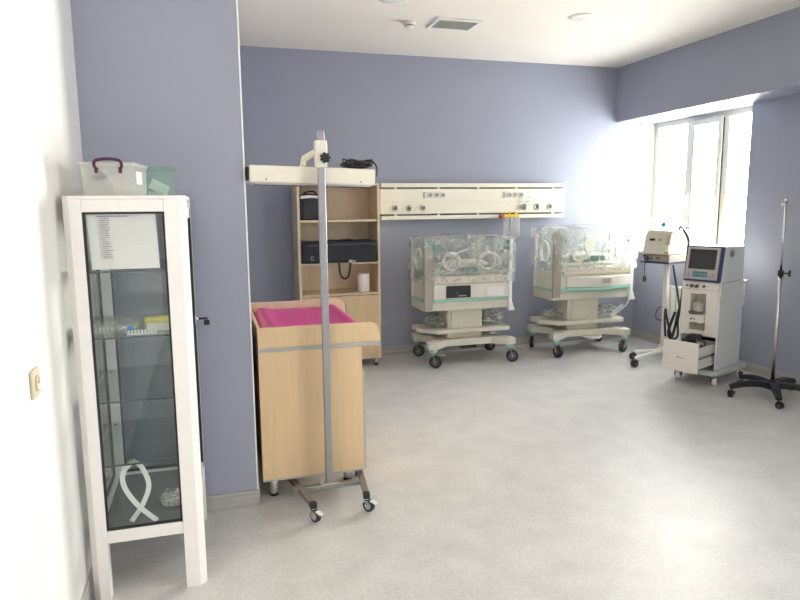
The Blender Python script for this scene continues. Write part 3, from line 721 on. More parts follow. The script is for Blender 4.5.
# twin flow meter
fmx = 3.165; fy_ = hy-.055
fl = thing('flow_meter', 'twin tube flow meter with yellow top and red knob hanging on the panel rail', 'flow meter', (fmx, fy_, 1.25))
part('mounting_clamp', MB().box(fmx-.07, fmx+.085, hy-.030, hy-.0125, 1.452, 1.486, .003), 'offwhite', fl)
part('yellow_manifold', MB().box(fmx-.085, fmx+.09, fy_-.02, hy-.031, 1.462, 1.490, .005).cyl((fmx-.02, fy_, 1.488), (fmx-.02, fy_, 1.522), .010).cyl((fmx+.055, fy_, 1.488), (fmx+.055, fy_, 1.518), .011), 'yellow', fl)
part('knob', MB().cyl((fmx-.135, fy_, 1.468), (fmx-.086, fy_, 1.468), .023).cyl((fmx-.115, fy_-.02, 1.465), (fmx-.115, fy_-.04, 1.465), .018), 'red', fl)
for dx_, w_ in ((-.058, .026), (.050, .045)):
    tb = part('tube', MB().box(fmx+dx_-w_, fmx+dx_+w_, fy_-.018, fy_+.018, 1.245, 1.4615, .006), 'tub', fl)
    tk = MB()
    for i in range(12): tk.box(fmx+dx_-w_*.1, fmx+dx_+w_*.55, fy_-.0195, fy_-.0185, 1.28+i*.014, 1.284+i*.014)
    part('scale_marks', tk, 'grey', tb)
    part('base_fitting', MB().cyl((fmx+dx_, fy_, 1.215), (fmx+dx_, fy_, 1.2445), .014), 'offwhite', tb)

# ------------------------------------------------------------------ incubators
def hull_film(x0, x1, y0, y1, z0, z1, amp, seed, nx=22, ny=12, nz=8):
    """wrinkled plastic cover: top and four sides, open below."""
    m = MB()
    def dis(p, k): 
        n_ = noise.noise(p*6+Vector((seed, 0, 0)))*amp+noise.noise(p*17+Vector((0, seed, 0)))*amp*.5
        return p+k*n_
    r = .05
    def rnd(p):   # soften upper edges
        q = p.copy()
        return q
    m.sheet(lambda u, v: dis(Vector((x0+(x1-x0)*u, y0+(y1-y0)*v, z1-.02*abs(2*u-1)**3)), V(0, 0, 1)), nx, ny)
    m.sheet(lambda u, v: dis(Vector((x0+(x1-x0)*u, y0, z0+(z1-.02*abs(2*u-1)**3-z0)*v)), V(0, -1, 0) if v < .97 else V(0, 0, 1)), nx, nz)
    m.sheet(lambda u, v: dis(Vector((x0+(x1-x0)*u, y1, z0+(z1-.02*abs(2*u-1)**3-z0)*v)), V(0, 1, 0) if v < .97 else V(0, 0, 1)), nx, nz)
    m.sheet(lambda u, v: dis(Vector((x0, y0+(y1-y0)*u, z0+(z1-.02-z0)*v)), V(-1, 0, 0) if v < .97 else V(0, 0, 1)), ny, nz)
    m.sheet(lambda u, v: dis(Vector((x1, y0+(y1-y0)*u, z0+(z1-.02-z0)*v)), V(1, 0, 0) if v < .97 else V(0, 0, 1)), ny, nz)
    return m
def incubator(name, label, ox, oy, kind):
    """local frame: x along the wall, -y towards the room, origin on the floor."""
    t = thing(name, label, 'incubator', (ox, oy, 0), 0, 'baby incubators under the panel', world=False)
    A = kind == 'A'
    zo = 0 if A else .035          # body offset
    P = lambda n, mb, m, p=t: part(n, mb, m, p, False)
    # wheeled base
    ex, ey = .415, .265
    f_ = [(-ex-.055, -ey-.03), (-ex+.04, -ey-.035), (-.25, -ey+.075), (.25, -ey+.075), (ex-.04, -ey-.035), (ex+.055, -ey-.03), (ex+.055, -ey+.06), (.30, 0), (ex+.055, ey-.06), (ex+.055, ey+.03), (ex-.04, ey+.035), (.25, ey-.075), (-.25, ey-.075), (-ex+.04, ey+.035), (-ex-.055, ey+.03), (-ex-.055, ey-.06), (-.30, 0), (-ex-.055, -ey+.06)]
    P('base', MB().prism(f_, .185, .255, 'z', .008), 'beige')
    for sx in (-1, 1):
        for sy in (-1, 1):
            ang = {(-1, -1): -.6, (1, -1): -.3, (-1, 1): -.5, (1, 1): .3}[(sx, sy)] if A else {(-1, -1): -1.4, (1, -1): -2.7, (-1, 1): -2.2, (1, 1): .2}[(sx, sy)]
            caster(t, sx*ex, sy*ey, .062, .168, ang, False, 'rubber', 'beige2', .034, hubm='dgrey', cap='palteal', brake='beige2' if sy < 0 and A else None)
    # lift column and lower tray
    cx_ = -.02
    P('column', MB().box(cx_-.19, cx_+.19, -.12, .14, .255, .56+zo, .008).box(cx_-.15, cx_+.15, -.135, -.12, .30, .55+zo, .004), 'beige')
    tr = [(-.50, -.02), (-.34, -.20), (.44, -.20), (.46, -.17), (.46, .20), (-.48, .20), (-.50, .17)]
    P('lower_tray', MB().prism(tr, .318, .360, 'z', .008), 'beige')
    lx0, lx1 = (-.50, .43) if A else (-.47, .49)
    fy = -.25
    # body shell
    P('body_tray', MB().prism([(lx0+.02, fy+.01), (lx1-.04, fy+.01), (lx1, fy+.05), (lx1, .17), (lx0, .17), (lx0, fy+.06)], .56+zo, .655+zo, 'z', .012), 'beige')
    P('teal_strip', MB().box(lx0+.09, lx1-.02, fy-.012, fy+.010, .656+zo, .676+zo, .004).box(lx0+.004, lx0+.02, fy+.03, .16, .656+zo, .676+zo, .004), 'palteal')
    P('body_shell', MB().box(lx0+.02, lx1-.02, fy+.012, .16, .656+zo, .87+zo, .012), 'offwhite' if A else 'offwhite')
    if A:
        P('control_panel', MB().box(lx0+.10, lx1-.03, fy-.006, fy+.0115, .678, .822, .004), 'offwhite')
        dsp = P('display', MB().box(-.275, -.015, fy-.012, fy-.0065, .688, .808, .003), 'black')
        P('display_mark', MB().box(-.16, -.155, fy-.0135, fy-.0122, .73, .75).box(-.15, -.06, fy-.0135, fy-.0122, .705, .712), 'grey', dsp)
        P('rail_band', MB().box(lx0+.10, lx1-.02, fy-.010, fy+.0115, .826, .905, .006), 'beige')
        sc_ = MB()
        for xx in (-.27, -.18, .13, .25, .35): sc_.cyl((xx, fy-.0105, .865), (xx, fy-.013, .865), .008, seg=10)
        P('screws', sc_, 'dgrey')
        P('panel_papers', MB().sheet(lambda u, v: Vector((.16+.19*u, fy-.012-.006*noise.noise(Vector((u*5, v*5, 2))), .695+.09*v)), 10, 6), 'paper')
    else:
        # bulging control drawer
        arc = [(lx0+.16+(.78)*i/14, fy-.01-.11*math.sin(PI*i/14)) for i in range(15)]
        poly = arc+[(lx1-.02, fy+.02), (lx0+.16, fy+.02)]
        P('control_panel', MB().prism(poly, .735, .845, 'z', .008), 'offwhite')
        arc2 = [(x, y-.006) for x, y in arc]+[(lx1-.02, fy+.011), (lx0+.16, fy+.011)]
        P('teal_bumper', MB().prism(arc2, .705, .733, 'z', .006), 'palteal')
        P('display', MB().box(.04, .145, fy-.128, fy-.112, .775, .825, .002), 'grey')
        P('rail_band', MB().box(lx0+.12, lx1-.03, fy-.012, fy+.0115, .862, .935, .006), 'beige')
    # corner posts
    zt_ = 1.245 if A else 1.30
    zb_ = .585 if A else .63
    wpost = .088
    pf = MB().box(lx0-.005, lx0-.005+wpost, fy-.03, fy+.008, zb_, zt_, .006)
    po = P('post', pf, 'beige2')
    P('post_cap', MB().box(lx0-.007, lx0-.003+wpost, fy-.032, fy+.010, zt_-.035 if A else zt_, zt_+.006, .004), 'teal' if A else 'beige2', po)
    P('post_latch', MB().box(lx0+wpost-.004, lx0+wpost+.05, fy-.034, fy+.004, zt_-.085, zt_-.035, .006), 'teal', po)
    pr = P('post', MB().box(lx1-.035, lx1, fy-.022, fy+.008, .555+zo, 1.255+zo, .006).prism([(lx1-.035, .535+zo), (lx1+.03, .535+zo), (lx1, .62+zo), (lx1-.03, .62+zo)], fy-.035, fy+.02, 'y', .003), 'pvc')
    P('post_latch', MB().box(lx1-.085, lx1-.036, fy-.026, fy+.004, 1.15+zo, 1.185+zo, .005).box(lx1-.065, lx1-.036, fy-.02, fy+.004, 1.20+zo, 1.25+zo, .004), 'teal', pr)
    P('rear_post', MB().box(lx0, lx0+.03, .135, .17, .66+zo, 1.24+zo, .004), 'offwhite'); P('rear_post', MB().box(lx1-.03, lx1, .135, .17, .66+zo, 1.24+zo, .004), 'offwhite')
    P('rear_module', MB().box(.16, .30, .158, .185, 1.03+zo, 1.20+zo, .006), 'offwhite')
    # mattress and bedding inside
    P('mattress', MB().box(lx0+.12, lx1-.09, -.19, .10, .905+zo, .945+zo, .018, 3), 'mattress')
    hood_z = 1.275+zo*2
    hx0_, hx1_ = lx0+.012, lx1-.015
    # hood of clear acrylic walls
    q = .004
    hb = .871+zo
    h = MB()
    h.box(hx0_, hx0_+q, fy+.02, .155, hb, hood_z-.02).box(hx1_-q, hx1_, fy+.02, .155, hb, hood_z-.02)
    h.box(hx0_+q, hx1_-q, fy+.015, fy+.015+q, hb, hood_z-.07).box(hx0_+q, hx1_-q, .152, .156, hb, hood_z-.02)
    h.prism([(fy+.015, hood_z-.07), (fy+.075, hood_z-.005), (.145, hood_z-.005), (.155, hood_z-.02), (.15, hood_z-.022), (.142, hood_z-.01), (fy+.078, hood_z-.01), (fy+.02, hood_z-.072)], hx0_, hx1_, 'x')
    hood = P('hood', h, 'acrylic')
    # hand ports: front pair, left pair
    zz = 1.05+zo
    for xx in ((-.21, .17) if A else (-.16, .2)):
        hp = P('hand_port', MB().torus((xx, fy+.010, zz), .088, .009, 'y', 30, 8, .95), 'wtube', hood)
    P('hand_port', MB().torus((hx0_-.004, -.05, zz+.02), .09, .012, 'x', 28, 8, 1.15), 'wtube', hood)
    P('hand_port', MB().torus((hx1_+.004, -.05, zz+.02), .09, .012, 'x', 28, 8, 1.15), 'wtube', hood)
    lt = MB()
    for xx, z_, w_ in ((-.335, .985, .018), (-.06, .955, .032), (.035, .96, .022), (.32, .975, .018)) if A else ((-.26, 1.0, .016), (.02, .99, .045), (.12, .99, .02)):
        lt.box(xx-w_, xx+w_, fy-.006, fy+.0145, z_+zo-.028, z_+zo+.03, .005)
    P('latch', lt, 'teal', hood)
    # tubes
    tu = MB()
    if A:
        tu.tube([(-.30, -.17, .95), (-.285, -.19, 1.06), (-.22, -.20, 1.115), (-.14, -.19, 1.08), (-.07, -.18, .955)], .009, 8)
        tu.tube([(-.13, -.15, 1.0), (-.165, -.15, 1.07), (-.12, -.15, 1.12), (-.02, -.14, 1.15), (.08, -.12, 1.17)], .008, 8)
        tu.tube([(.07, -.17, .965), (.10, -.18, 1.05), (.20, -.19, 1.115), (.29, -.18, 1.10), (.335, -.18, .98)], .009, 8)
    else:
        tu.tube([(-.2, -.15, .98), (-.17, -.16, 1.1), (-.05, -.15, 1.13), (.05, -.14, 1.0)], .008, 8)
        tu.tube([(.15, -.15, 1.0), (.22, -.14, 1.12), (.33, -.12, 1.08), (.36, -.12, .98)], .008, 8)
    P('tubing', tu, 'wtube')
    if A:
        P('mattress_tilt_bar', MB().bar((-.42, -.215, .925), (-.05, -.20, .975), .012, .012).bar((-.40, -.215, .955), (-.25, -.205, .95), .01, .012).bar((-.05, -.20, .975), (.30, -.21, .93), .012, .012), 'chrome')
    return t, zo, fy, lx0, lx1, hood_z
IA = incubator('baby_incubator', 'left baby incubator with black display panel standing under the supply panel', 2.49, 6.17, 'A')
IB = incubator('baby_incubator', 'right baby incubator with curved front panel standing by the window corner', 3.875, 6.20, 'B')
# folded wrapped bedding in each incubator
def bedding(ox, oy, label, sd, zb, x0, x1):
    m = MB().lump((0, 0, .058), ((x1-x0)/2, .11, .048), .22, 16, 4, sd, 0, True)
    solo('wrapped_bedding', m, 'mattress', label, 'bedding', (ox+(x0+x1)/2, oy-.045, zb), world=False)
bedding(2.49, 6.17, 'cream wrapped bedding lying inside the left incubator', 1, .942, -.29, .27)
bedding(3.875, 6.20, 'speckled pale bedding lying inside the right incubator', 6, .977, -.29, .32)
# plastic covers
for (ox, oy), (t, zo, fy, lx0, lx1, hz), sd, lab in (((2.49, 6.17), IA, 3.3, 'crinkled clear plastic cover draped over the left incubator'), ((3.875, 6.20), IB, 8.1, 'crinkled clear plastic cover draped over the right incubator')):
    m = hull_film(lx0-.018, lx1+.016, fy-.056, .205, .84 if sd < 5 else .90, hz+.026, .011, sd)
    solo('plastic_cover', m, 'film', lab, 'plastic cover', (ox, oy, .0), world=False, group='plastic covers on the incubators')
for ox, oy, lab, sd, c_, r_ in ((2.49, 6.17, 'crumpled clear plastic right of the column on the left incubator tray', 12, (.31, -.03, .445), (.115, .12, .062)),
                                (3.875, 6.20, 'crumpled clear plastic right of the column on the right incubator tray', 15, (.33, -.03, .43), (.12, .13, .055))):
    solo('crumpled_plastic', MB().lump(c_, r_, .45, 22, 4, sd), 'bagfilm', lab, 'plastic wrap', (ox, oy, 0), world=False)
solo('crumpled_plastic', MB().lump((-.30, 0, .415), (.10, .13, .050), .4, 22, 4, 21), 'bagfilm', 'crumpled clear plastic left of the column on the left incubator tray', 'plastic wrap', (2.49, 6.17, 0), world=False)
solo('crumpled_plastic', MB().lump((-.32, 0, .415), (.10, .12, .050), .4, 22, 4, 23), 'bagfilm', 'crumpled clear plastic left of the column on the right incubator tray', 'plastic wrap', (3.875, 6.20, 0), world=False)
# drip hose arching over the right incubator
hs = MB(); Yh = 5.87
hs.tube([(3.99, 6.02, 1.436), (4.06, 5.95, 1.445), (4.14, Yh, 1.428), (4.225, Yh, 1.36), (4.275, Yh, 1.22), (4.285, Yh, 1.0), (4.285, Yh-.02, .80), (4.275, Yh-.02, .62), (4.24, Yh, .52), (4.15, Yh+.03, .44), (4.10, Yh+.05, .40), (4.15, Yh+.04, .47), (4.23, Yh+.04, .52), (4.20, Yh+.06, .44)], .008, 8)
solo('drip_hose', hs, 'hoseclear', 'thin white hose arching over and down the front of the right incubator', 'hose', (4.1, 5.95, 1.0))
# pedals under the bases
pd = MB().lathe([(.02, .184), (.10, .182), (.115, .165), (.10, .150), (.02, .148)], (.10, -.12, 0), 'z', 32)
part('pedal_plate', pd, 'offwhite', IB[0], False)
part('pedal', MB().box(-.08, .08, -.20, -.10, .160, .184, .006), 'black', IA[0], False)

# ------------------------------------------------------------------ radiator under the window
rd = thing('radiator', 'white column radiator on the wall under the window', 'radiator', (4.80, 5.45, 0))
n = 10; y0r, y1r = 5.02, 5.90
for i in range(n):
    ya = y0r+(y1r-y0r)*i/n; yb = ya+(y1r-y0r)/n-.006
    s = MB().box(4.752, 4.765, ya+.004, yb-.004, .14, .70, .004).box(4.815, 4.828, ya+.004, yb-.004, .14, .70, .004).box(4.765, 4.815, (ya+yb)/2-.006, (ya+yb)/2+.006, .14, .70)
    s.box(4.752, 4.828, ya, yb, .66, .715, .008).box(4.752, 4.828, ya, yb, .125, .17, .008)
    se = part('section', s, 'pvc', rd)
    k = MB()
    for zz in (.675, .690): 
        for q in (.25, .5, .75): k.box(4.7512, 4.7519, ya+(yb-ya)*q-.007, ya+(yb-ya)*q+.007, zz-.004, zz+.004)
    part('vent_slots', k, 'slat', se)
part('pipe', MB().cyl((4.79, 5.0, .147), (4.79, 5.93, .147), .014).cyl((4.79, 5.0, .69), (4.79, 5.93, .69), .014), 'pvc', rd)
part('wall_bracket', MB().box(4.828, 4.8795, 5.15, 5.18, .6, .64).box(4.828, 4.8795, 5.72, 5.75, .6, .64).box(4.78, 4.80, 5.2, 5.23, 0, .125).box(4.78, 4.80, 5.7, 5.73, 0, .125), 'pvc', rd)

# ------------------------------------------------------------------ old monitor on a rolling stand
rz = math.atan2(-.945, .326)
MS = (4.433, 5.507, 0)
ms = thing('rolling_stand', 'white single pole rolling stand left of the ventilator trolley', 'stand', MS, rz, world=False)
Q = lambda n_, mb, m, p=ms: part(n_, mb, m, p, False)
Q('pole', MB().cyl((0, .02, .10), (0, .02, 1.005), .027), 'offwhite')
Q('hub', MB().lathe([(.06, .075), (.06, .115), (.035, .14)], (0, .02, 0)), 'offwhite')
Q('shelf_plate', MB().box(-.155, .155, -.20, .20, 1.005, 1.020, .004), 'grey')
Q('shelf_edge', MB().box(-.155, .155, -.203, -.2005, 1.003, 1.022, .001).box(.1552, .157, -.2, .2, 1.003, 1.022, .001), 'navy')
Rinv = Matrix.Rotation(-rz, 3, 'Z')
for wx, wy, an in ((3.985, 5.32, 3.4), (4.16, 5.575, 2.4), (4.62, 5.76, .8), (4.70, 5.42, -.3)):
    l = Rinv @ Vector((wx-MS[0], wy-MS[1], 0)); c0 = Vector((0, .02, .095))
    e = Vector((l.x, l.y, .088))
    d_ = (e-c0).normalized()
    Q('leg', MB().bar(c0+d_*.04, e, .034, .026, bev=.004), 'pvc')
    caster(ms, l.x, l.y, .036, .076, an-rz, False, 'black', 'black', .04, hubm='black')
dv = thing('bedside_monitor', 'old cream monitor unit with sloping hood on the rolling stand', 'monitor', (MS[0], MS[1], 1.0205), rz, world=False)
Q = lambda n_, mb, m, p=dv: part(n_, mb, m, p, False)
w = .14
Q('lower_unit', MB().box(-w, w, -.175, .12, 0, .066, .004), 'beige2')
Q('side_knob', MB().cyl((-.10, -.1755, .03), (-.10, -.205, .03), .020), 'dgrey')
Q('side_knob', MB().cyl((-.05, -.1755, .03), (-.05, -.19, .03), .013), 'dgrey')
Q('bracket', MB().box(-.139, -.115, -.20, -.1755, .045, .062, .003), 'dgrey')
Q('type_plate', MB().box(.0, .04, -.180, -.1755, .025, .045), 'dgrey')
# housing: side profile (y,z): sloped front
prof = [(-.20, .070), (.20, .070), (.20, .30), (-.115, .305), (-.155, .27), (-.185, .12)]
Q('housing', MB().prism(prof, -w, w, 'x', .008), 'aged')
Q('front_bezel', MB().prism([(-.2035, .078), (-.189, .12), (-.160, .262), (-.168, .264), (-.197, .12), (-.2115, .08)], -w+.006, w-.04, 'x', .002), 'beige')
Q('nameplate', MB().prism([(-.186, .205), (-.1815, .228), (-.1833, .2285), (-.188, .2055)], -.075, -.015, 'x'), 'black')
Q('readout', MB().prism([(-.186, .205), (-.1815, .228), (-.1833, .2285), (-.188, .2055)], .02, .06, 'x'), 'beige2')
Q('ledge', MB().box(w-.038, w+.002, -.196, -.17, .10, .17, .006), 'cream')
# hanging plug
cb = MB().tube([(-.09, -.212, 1.03), (-.092, -.225, .99), (-.09, -.222, .90), (-.088, -.222, .865)], .004, 6).lathe([(.006, .04), (.018, .025), (.021, .0), (.016, -.018), (.006, -.024)], (-.088, -.222, .835), 'z', 16)
o = solo('hanging_plug', cb, 'black', 'black plug on a short lead hanging below the old monitor', 'plug', MS, world=False); o.rotation_euler.z = rz
# crumpled bag on top
o = solo('plastic_bag', MB().lump((.0, -.01, 1.392), (.150, .150, .052), .30, 16, 4, 31), 'wrapblue', 'crumpled clear plastic bag with blue print lying on the old monitor', 'plastic bag', MS, world=False); o.rotation_euler.z = rz
bp_ = MB().prism([(.030, 1.388), (.062, 1.363), (.096, 1.390), (.064, 1.416)], -.172, -.168, 'y')
for i in range(4): bp_.box(.102+i*.012, .110+i*.012, -.150, -.146, 1.392+.004*(i % 2), 1.402+.004*(i % 2))
part('blue_print', bp_, 'blueprint', o, False)
# ------------------------------------------------------------------ ventilator trolley
rv = math.atan2(-.92, .39); VO = (4.352, 4.768, 0)
vt = thing('ventilator_trolley', 'pale grey ventilator on a wheeled cabinet with its bottom drawer pulled open', 'ventilator', VO, rv, world=False)
Q = lambda n_, mb, m, p=vt: part(n_, mb, m, p, False)
hw, hd_ = .172, .235
# base plate
Q('base_plate', MB().prism([(-hw-.035, -hd_-.02), (-hw, -hd_-.05), (hw, -hd_-.05), (hw+.035, -hd_-.02), (hw+.05, hd_), (hw+.03, hd_+.10), (-hw-.03, hd_+.10), (-hw-.05, hd_)], .092, .135, 'z', .010), 'gray_ttl')
for sx, sy, an in ((-1, -1, -1.2), (1, -1, -1.2), (-1, 1, 1.2), (1, 1, .6)):
    caster(vt, sx*.165, (-.215 if sy < 0 else .26), .034, .092, an, False, 'offwhite', 'dgrey', .040, hubm='rubber')
# lower cabinet: shell of side walls, back, top, around the drawer bay and the recess
z0, zd, z1 = .136, .425, .905
sh = MB()
sh.prism([(-hd_-.0, z0), (hd_, z0), (hd_, z1), (-hd_+.02, z1), (-hd_+.004, .45)], -hw, -hw+.014, 'x', .003)
sh.prism([(-hd_-.0, z0), (hd_, z0), (hd_, z1), (-hd_+.02, z1), (-hd_+.004, .45)], hw-.014, hw, 'x', .003)
sh.box(-hw+.014, hw-.014, hd_-.014, hd_, z0, z1)
sh.box(-hw+.014, hw-.014, -hd_+.02, hd_-.014, zd, zd+.014).box(-hw+.014, hw-.014, -hd_+.02, hd_-.014, z1-.014, z1)
cabn = Q('cabinet_shell', sh, 'ventwhite')
Q('bay_lining', MB().box(-hw+.015, hw-.015, hd_-.06, hd_-.0145, z0+.002, zd-.002), 'dgrey', cabn)
# front fascia with recess
fy0 = -hd_+.006
fa = MB()
rx0, rx1, rz0, rz1 = -.085, .055, .475, .800
fa.box(-hw+.0145, rx0, fy0, fy0+.014, zd+.004, z1-.008, .002).box(rx1, hw-.0145, fy0, fy0+.014, zd+.004, z1-.008, .002)
fa.box(rx0, rx1, fy0, fy0+.014, rz1, z1-.008).box(rx0, rx1, fy0, fy0+.014, zd+.004, rz0)
fo = Q('front_panel', fa, 'offwhite', vt)
Q('recess_lining', MB().box(rx0-.01, rx1+.01, fy0+.13, fy0+.14, rz0-.01, rz1+.01).box(rx0-.008, rx0-.0005, fy0+.0145, fy0+.13, rz0-.005, rz1+.005).box(rx1+.0005, rx1+.008, fy0+.0145, fy0+.13, rz0-.005, rz1+.005).box(rx0-.005, rx1+.005, fy0+.0145, fy0+.13, rz0-.012, rz0-.0005), 'beige', fo)
# humidifier in the recess
cx_ = -.02
hm = MB().lathe([(.045, .645), (.048, .655), (.046, .70), (.035, .72), (.012, .725), (.012, .745)], (cx_, fy0+.02, 0), 'z', 24)
Q('humidifier_chamber', hm, 'tub')
Q('humidifier_heater', MB().lathe([(.055, .622), (.060, .628), (.058, .640), (.05, .6445)], (cx_-.012, fy0+.0, 0), 'z', 28), 'dgrey')
Q('humidifier_base', MB().box(cx_-.06, cx_+.068, fy0-.035, fy0+.10, .545, .621, .006), 'offwhite')
Q('humidifier_knob', MB().cyl((cx_-.03, fy0-.036, .578), (cx_-.03, fy0-.045, .578), .008).cyl((cx_+.0, fy0-.036, .578), (cx_, fy0-.045, .578), .006), 'dgrey')
Q('connector_row', MB().cyl((-.075, fy0-.0005, .868), (-.075, fy0-.022, .868), .016).cyl((-.03, fy0-.0005, .868), (-.03, fy0-.022, .868), .016).cyl((.03, fy0-.0005, .870), (.03, fy0-.014, .870), .011).cyl((-.12, fy0-.0005, .868), (-.12, fy0-.012, .868), .009), 'dgrey')
Q('panel_seam', MB().box(-hw+.015, hw-.015, fy0-.0012, fy0-.0002, .836, .840), 'grey')
# upper ventilator head, front leaning back a little
ux0, ux1 = -.155, .172; zt0, zt1 = .908, 1.222
sl_ = lambda z: -hd_+.012+(z-zt0)*.18
hp = [(sl_(zt0), zt0), (hd_-.02, zt0), (hd_-.03, zt1-.01), (sl_(zt1)+.02, zt1), (sl_(zt1), zt1)]
Q('ventilator_head', MB().prism(hp, ux0, ux1, 'x', .008), 'ventwhite')
def face(a, b, za, zb_, d0, d1):   # slab parallel to the sloping face
    return MB().prism([(sl_(za)-d0, za), (sl_(zb_)-d0, zb_), (sl_(zb_)-d1, zb_), (sl_(za)-d1, za)], a, b, 'x', .002)
Q('blue_surround', face(ux0+.004, ux1-.002, zt0+.004, zt1-.003, .001, .016), 'navy')
bz = Q('screen_bezel', face(ux0+.010, ux1-.030, zt0+.022, zt1-.014, .0162, .030), 'bezel')
Q('screen', face(ux0+.035, ux1-.055, zt0+.112, zt1-.030, .0302, .033), 'screen', bz)
kp = MB()
for r_ in range(2):
    for c_ in range(5):
        a_ = ux0+.085+c_*.026
        kp.prism([(sl_(zt0+.045+r_*.026)-.0302, zt0+.045+r_*.026), (sl_(zt0+.065+r_*.026)-.0302, zt0+.065+r_*.026), (sl_(zt0+.065+r_*.026)-.034, zt0+.065+r_*.026), (sl_(zt0+.045+r_*.026)-.034, zt0+.045+r_*.026)], a_, a_+.022, 'x')
Q('key_pad', kp, 'lcd', bz)
kb = MB()
for a_, r_ in ((ux0+.040, .014), (ux1-.075, .015)):
    kb.cyl((a_, sl_(zt0+.06)-.030, zt0+.062), (a_, sl_(zt0+.06)-.05, zt0+.060), r_, seg=18)
Q('dial', kb, 'chrome', bz)
Q('side_fan_cover', MB().lathe([(.030, .001), (.030, .010), (.022, .014), (.020, .008), (.001, .008)], (ux1, -.05, 1.155), 'x', 24), 'dgrey')
Q('fan_ring', MB().torus((ux1+.012, -.05, 1.155), .020, .005, 'x', 20, 6), 'grey')
Q('rear_handle', MB().tube([(-hw+.03, hd_, .872), (-hw+.03, hd_+.14, .880), (hw-.02, hd_+.14, .880), (hw-.02, hd_, .872)], .015, 10, False, 1).tube([(hw-.02, hd_+.06, .876), (hw-.02, hd_+.06, .66)], .007, 8, False, 1), 'offwhite')
Q('side_seam', MB().prism([(-hd_+.03, .902), (hd_-.01, .902), (hd_-.01, .907), (-hd_+.03, .907)], -hw+.01, hw-.001, 'x'), 'grey')
# drawer
pull = .27
dr = MB()
fz0, fz1 = .150, .415
dfx0, dfx1 = -hw+.008, hw-.020
fyd = -hd_-pull
drw = Q('drawer', MB().box(dfx0, dfx1, fyd-.016, fyd, fz0, fz1, .003), 'offwhite')
bd = MB().box(dfx0+.02, dfx0+.030, fyd+.0005, -hd_+.15, fz0+.03, fz1-.05).box(dfx1-.030, dfx1-.020, fyd+.0005, -hd_+.15, fz0+.03, fz1-.05)
bd.box(dfx0+.030, dfx1-.030, fyd+.0005, -hd_+.15, fz0+.03, fz0+.038).box(dfx0+.03, dfx1-.03, -hd_+.14, -hd_+.15, fz0+.038, fz1-.05)
Q('drawer_box', bd, 'offwhite', drw)
Q('drawer_runner', MB().box(dfx1-.0195, dfx1-.012, fyd+.02, -hd_+.10, .265, .285).box(dfx0+.012, dfx0+.0195, fyd+.02, -hd_+.10, .265, .285), 'chrome', drw)
lg = MB().prism([(-.04, .268), (-.012, .285), (-.018, .268)], fyd-.0175, fyd-.0162, 'y')
for i in range(4): lg.box(-.008+i*.010, -.002+i*.010, fyd-.0175, fyd-.0162, .2665-i*.0006, .272-i*.0006)
Q('drawer_logo', lg, 'dgrey', drw)
# things in the drawer
def W_(l): return Matrix.Rotation(rv, 3, 'Z') @ Vector(l)+Vector(VO)
o = solo('drawer_lining', MB().box(dfx0+.034, dfx1-.034, fyd+.004, -hd_+.13, fz0+.0385, .32, .006), 'dgrey', 'dark folded cloth filling the open ventilator drawer', 'cloth', VO, world=False); o.rotation_euler.z = rv
cb = MB()
for i in range(3): cb.torus((.035+.01*i, fyd+.10+.01*i, .437+.012*i), .052, .007, 'z', 24, 7, .75)
cb.tube([(.08, fyd+.10, .425), (.11, fyd+.13, .415), (.118, fyd+.17, .40), (.112, fyd+.18, .36)], .007, 7)
cb.tube([(.0, fyd+.08, .43), (.02, fyd+.03, .40), (.05, fyd+.03, .35)], .007, 7)
cb.lump((.0, fyd+.12, .375), (.07, .06, .055), .2, seed=3, smooth=True)
o = solo('coiled_cable', cb, 'rubber', 'dark coiled power cable heaped in the open ventilator drawer', 'cable', VO, world=False); o.rotation_euler.z = rv
# black hoses between stand and trolley
def hose(label, pts, r=.012):
    solo('black_hose', MB().tube(pts, r, 8), 'black', label, 'hose', pts[0], group='black hoses beside the ventilator')
hose('black hose leaving the old monitor top and dropping left of the ventilator', [(4.46, 5.37, 1.338), (4.40, 5.28, 1.372), (4.33, 5.13, 1.318), (4.345, 5.10, 1.245), (4.302, 5.05, 1.16), (4.298, 5.05, 1.047), (4.286, 5.05, .897), (4.228, 5.0, .792), (4.213, 5.0, .679), (4.178, 5.0, .529), (4.143, 5.0, .379), (4.112, 5.0, .343), (4.10, 5.01, .42), (4.164, 5.01, .587)], .013)
hose('thin black lead curving from the old monitor top towards the ventilator head', [(4.52, 5.37, 1.338), (4.47, 5.25, 1.365), (4.40, 5.13, 1.31), (4.41, 5.10, 1.24), (4.36, 5.06, 1.12), (4.33, 5.03, .95)], .006)
hose('black hose hanging straight down from the stand shelf', [(4.335, 5.28, 1.000), (4.34, 5.265, .92), (4.30, 5.15, .72), (4.235, 5.04, .60), (4.205, 5.02, .489), (4.205, 5.01, .36), (4.165, 5.02, .325), (4.13, 5.03, .40), (4.09, 5.03, .53), (4.062, 5.02, .62), (4.06, 5.02, .50), (4.075, 5.02, .36)], .010)
hose('thin black loop sticking out left of the white stand pole', [(4.41, 5.50, .545), (4.375, 5.50, .545), (4.347, 5.50, .515), (4.335, 5.50, .469), (4.353, 5.50, .425), (4.41, 5.50, .41)], .004)

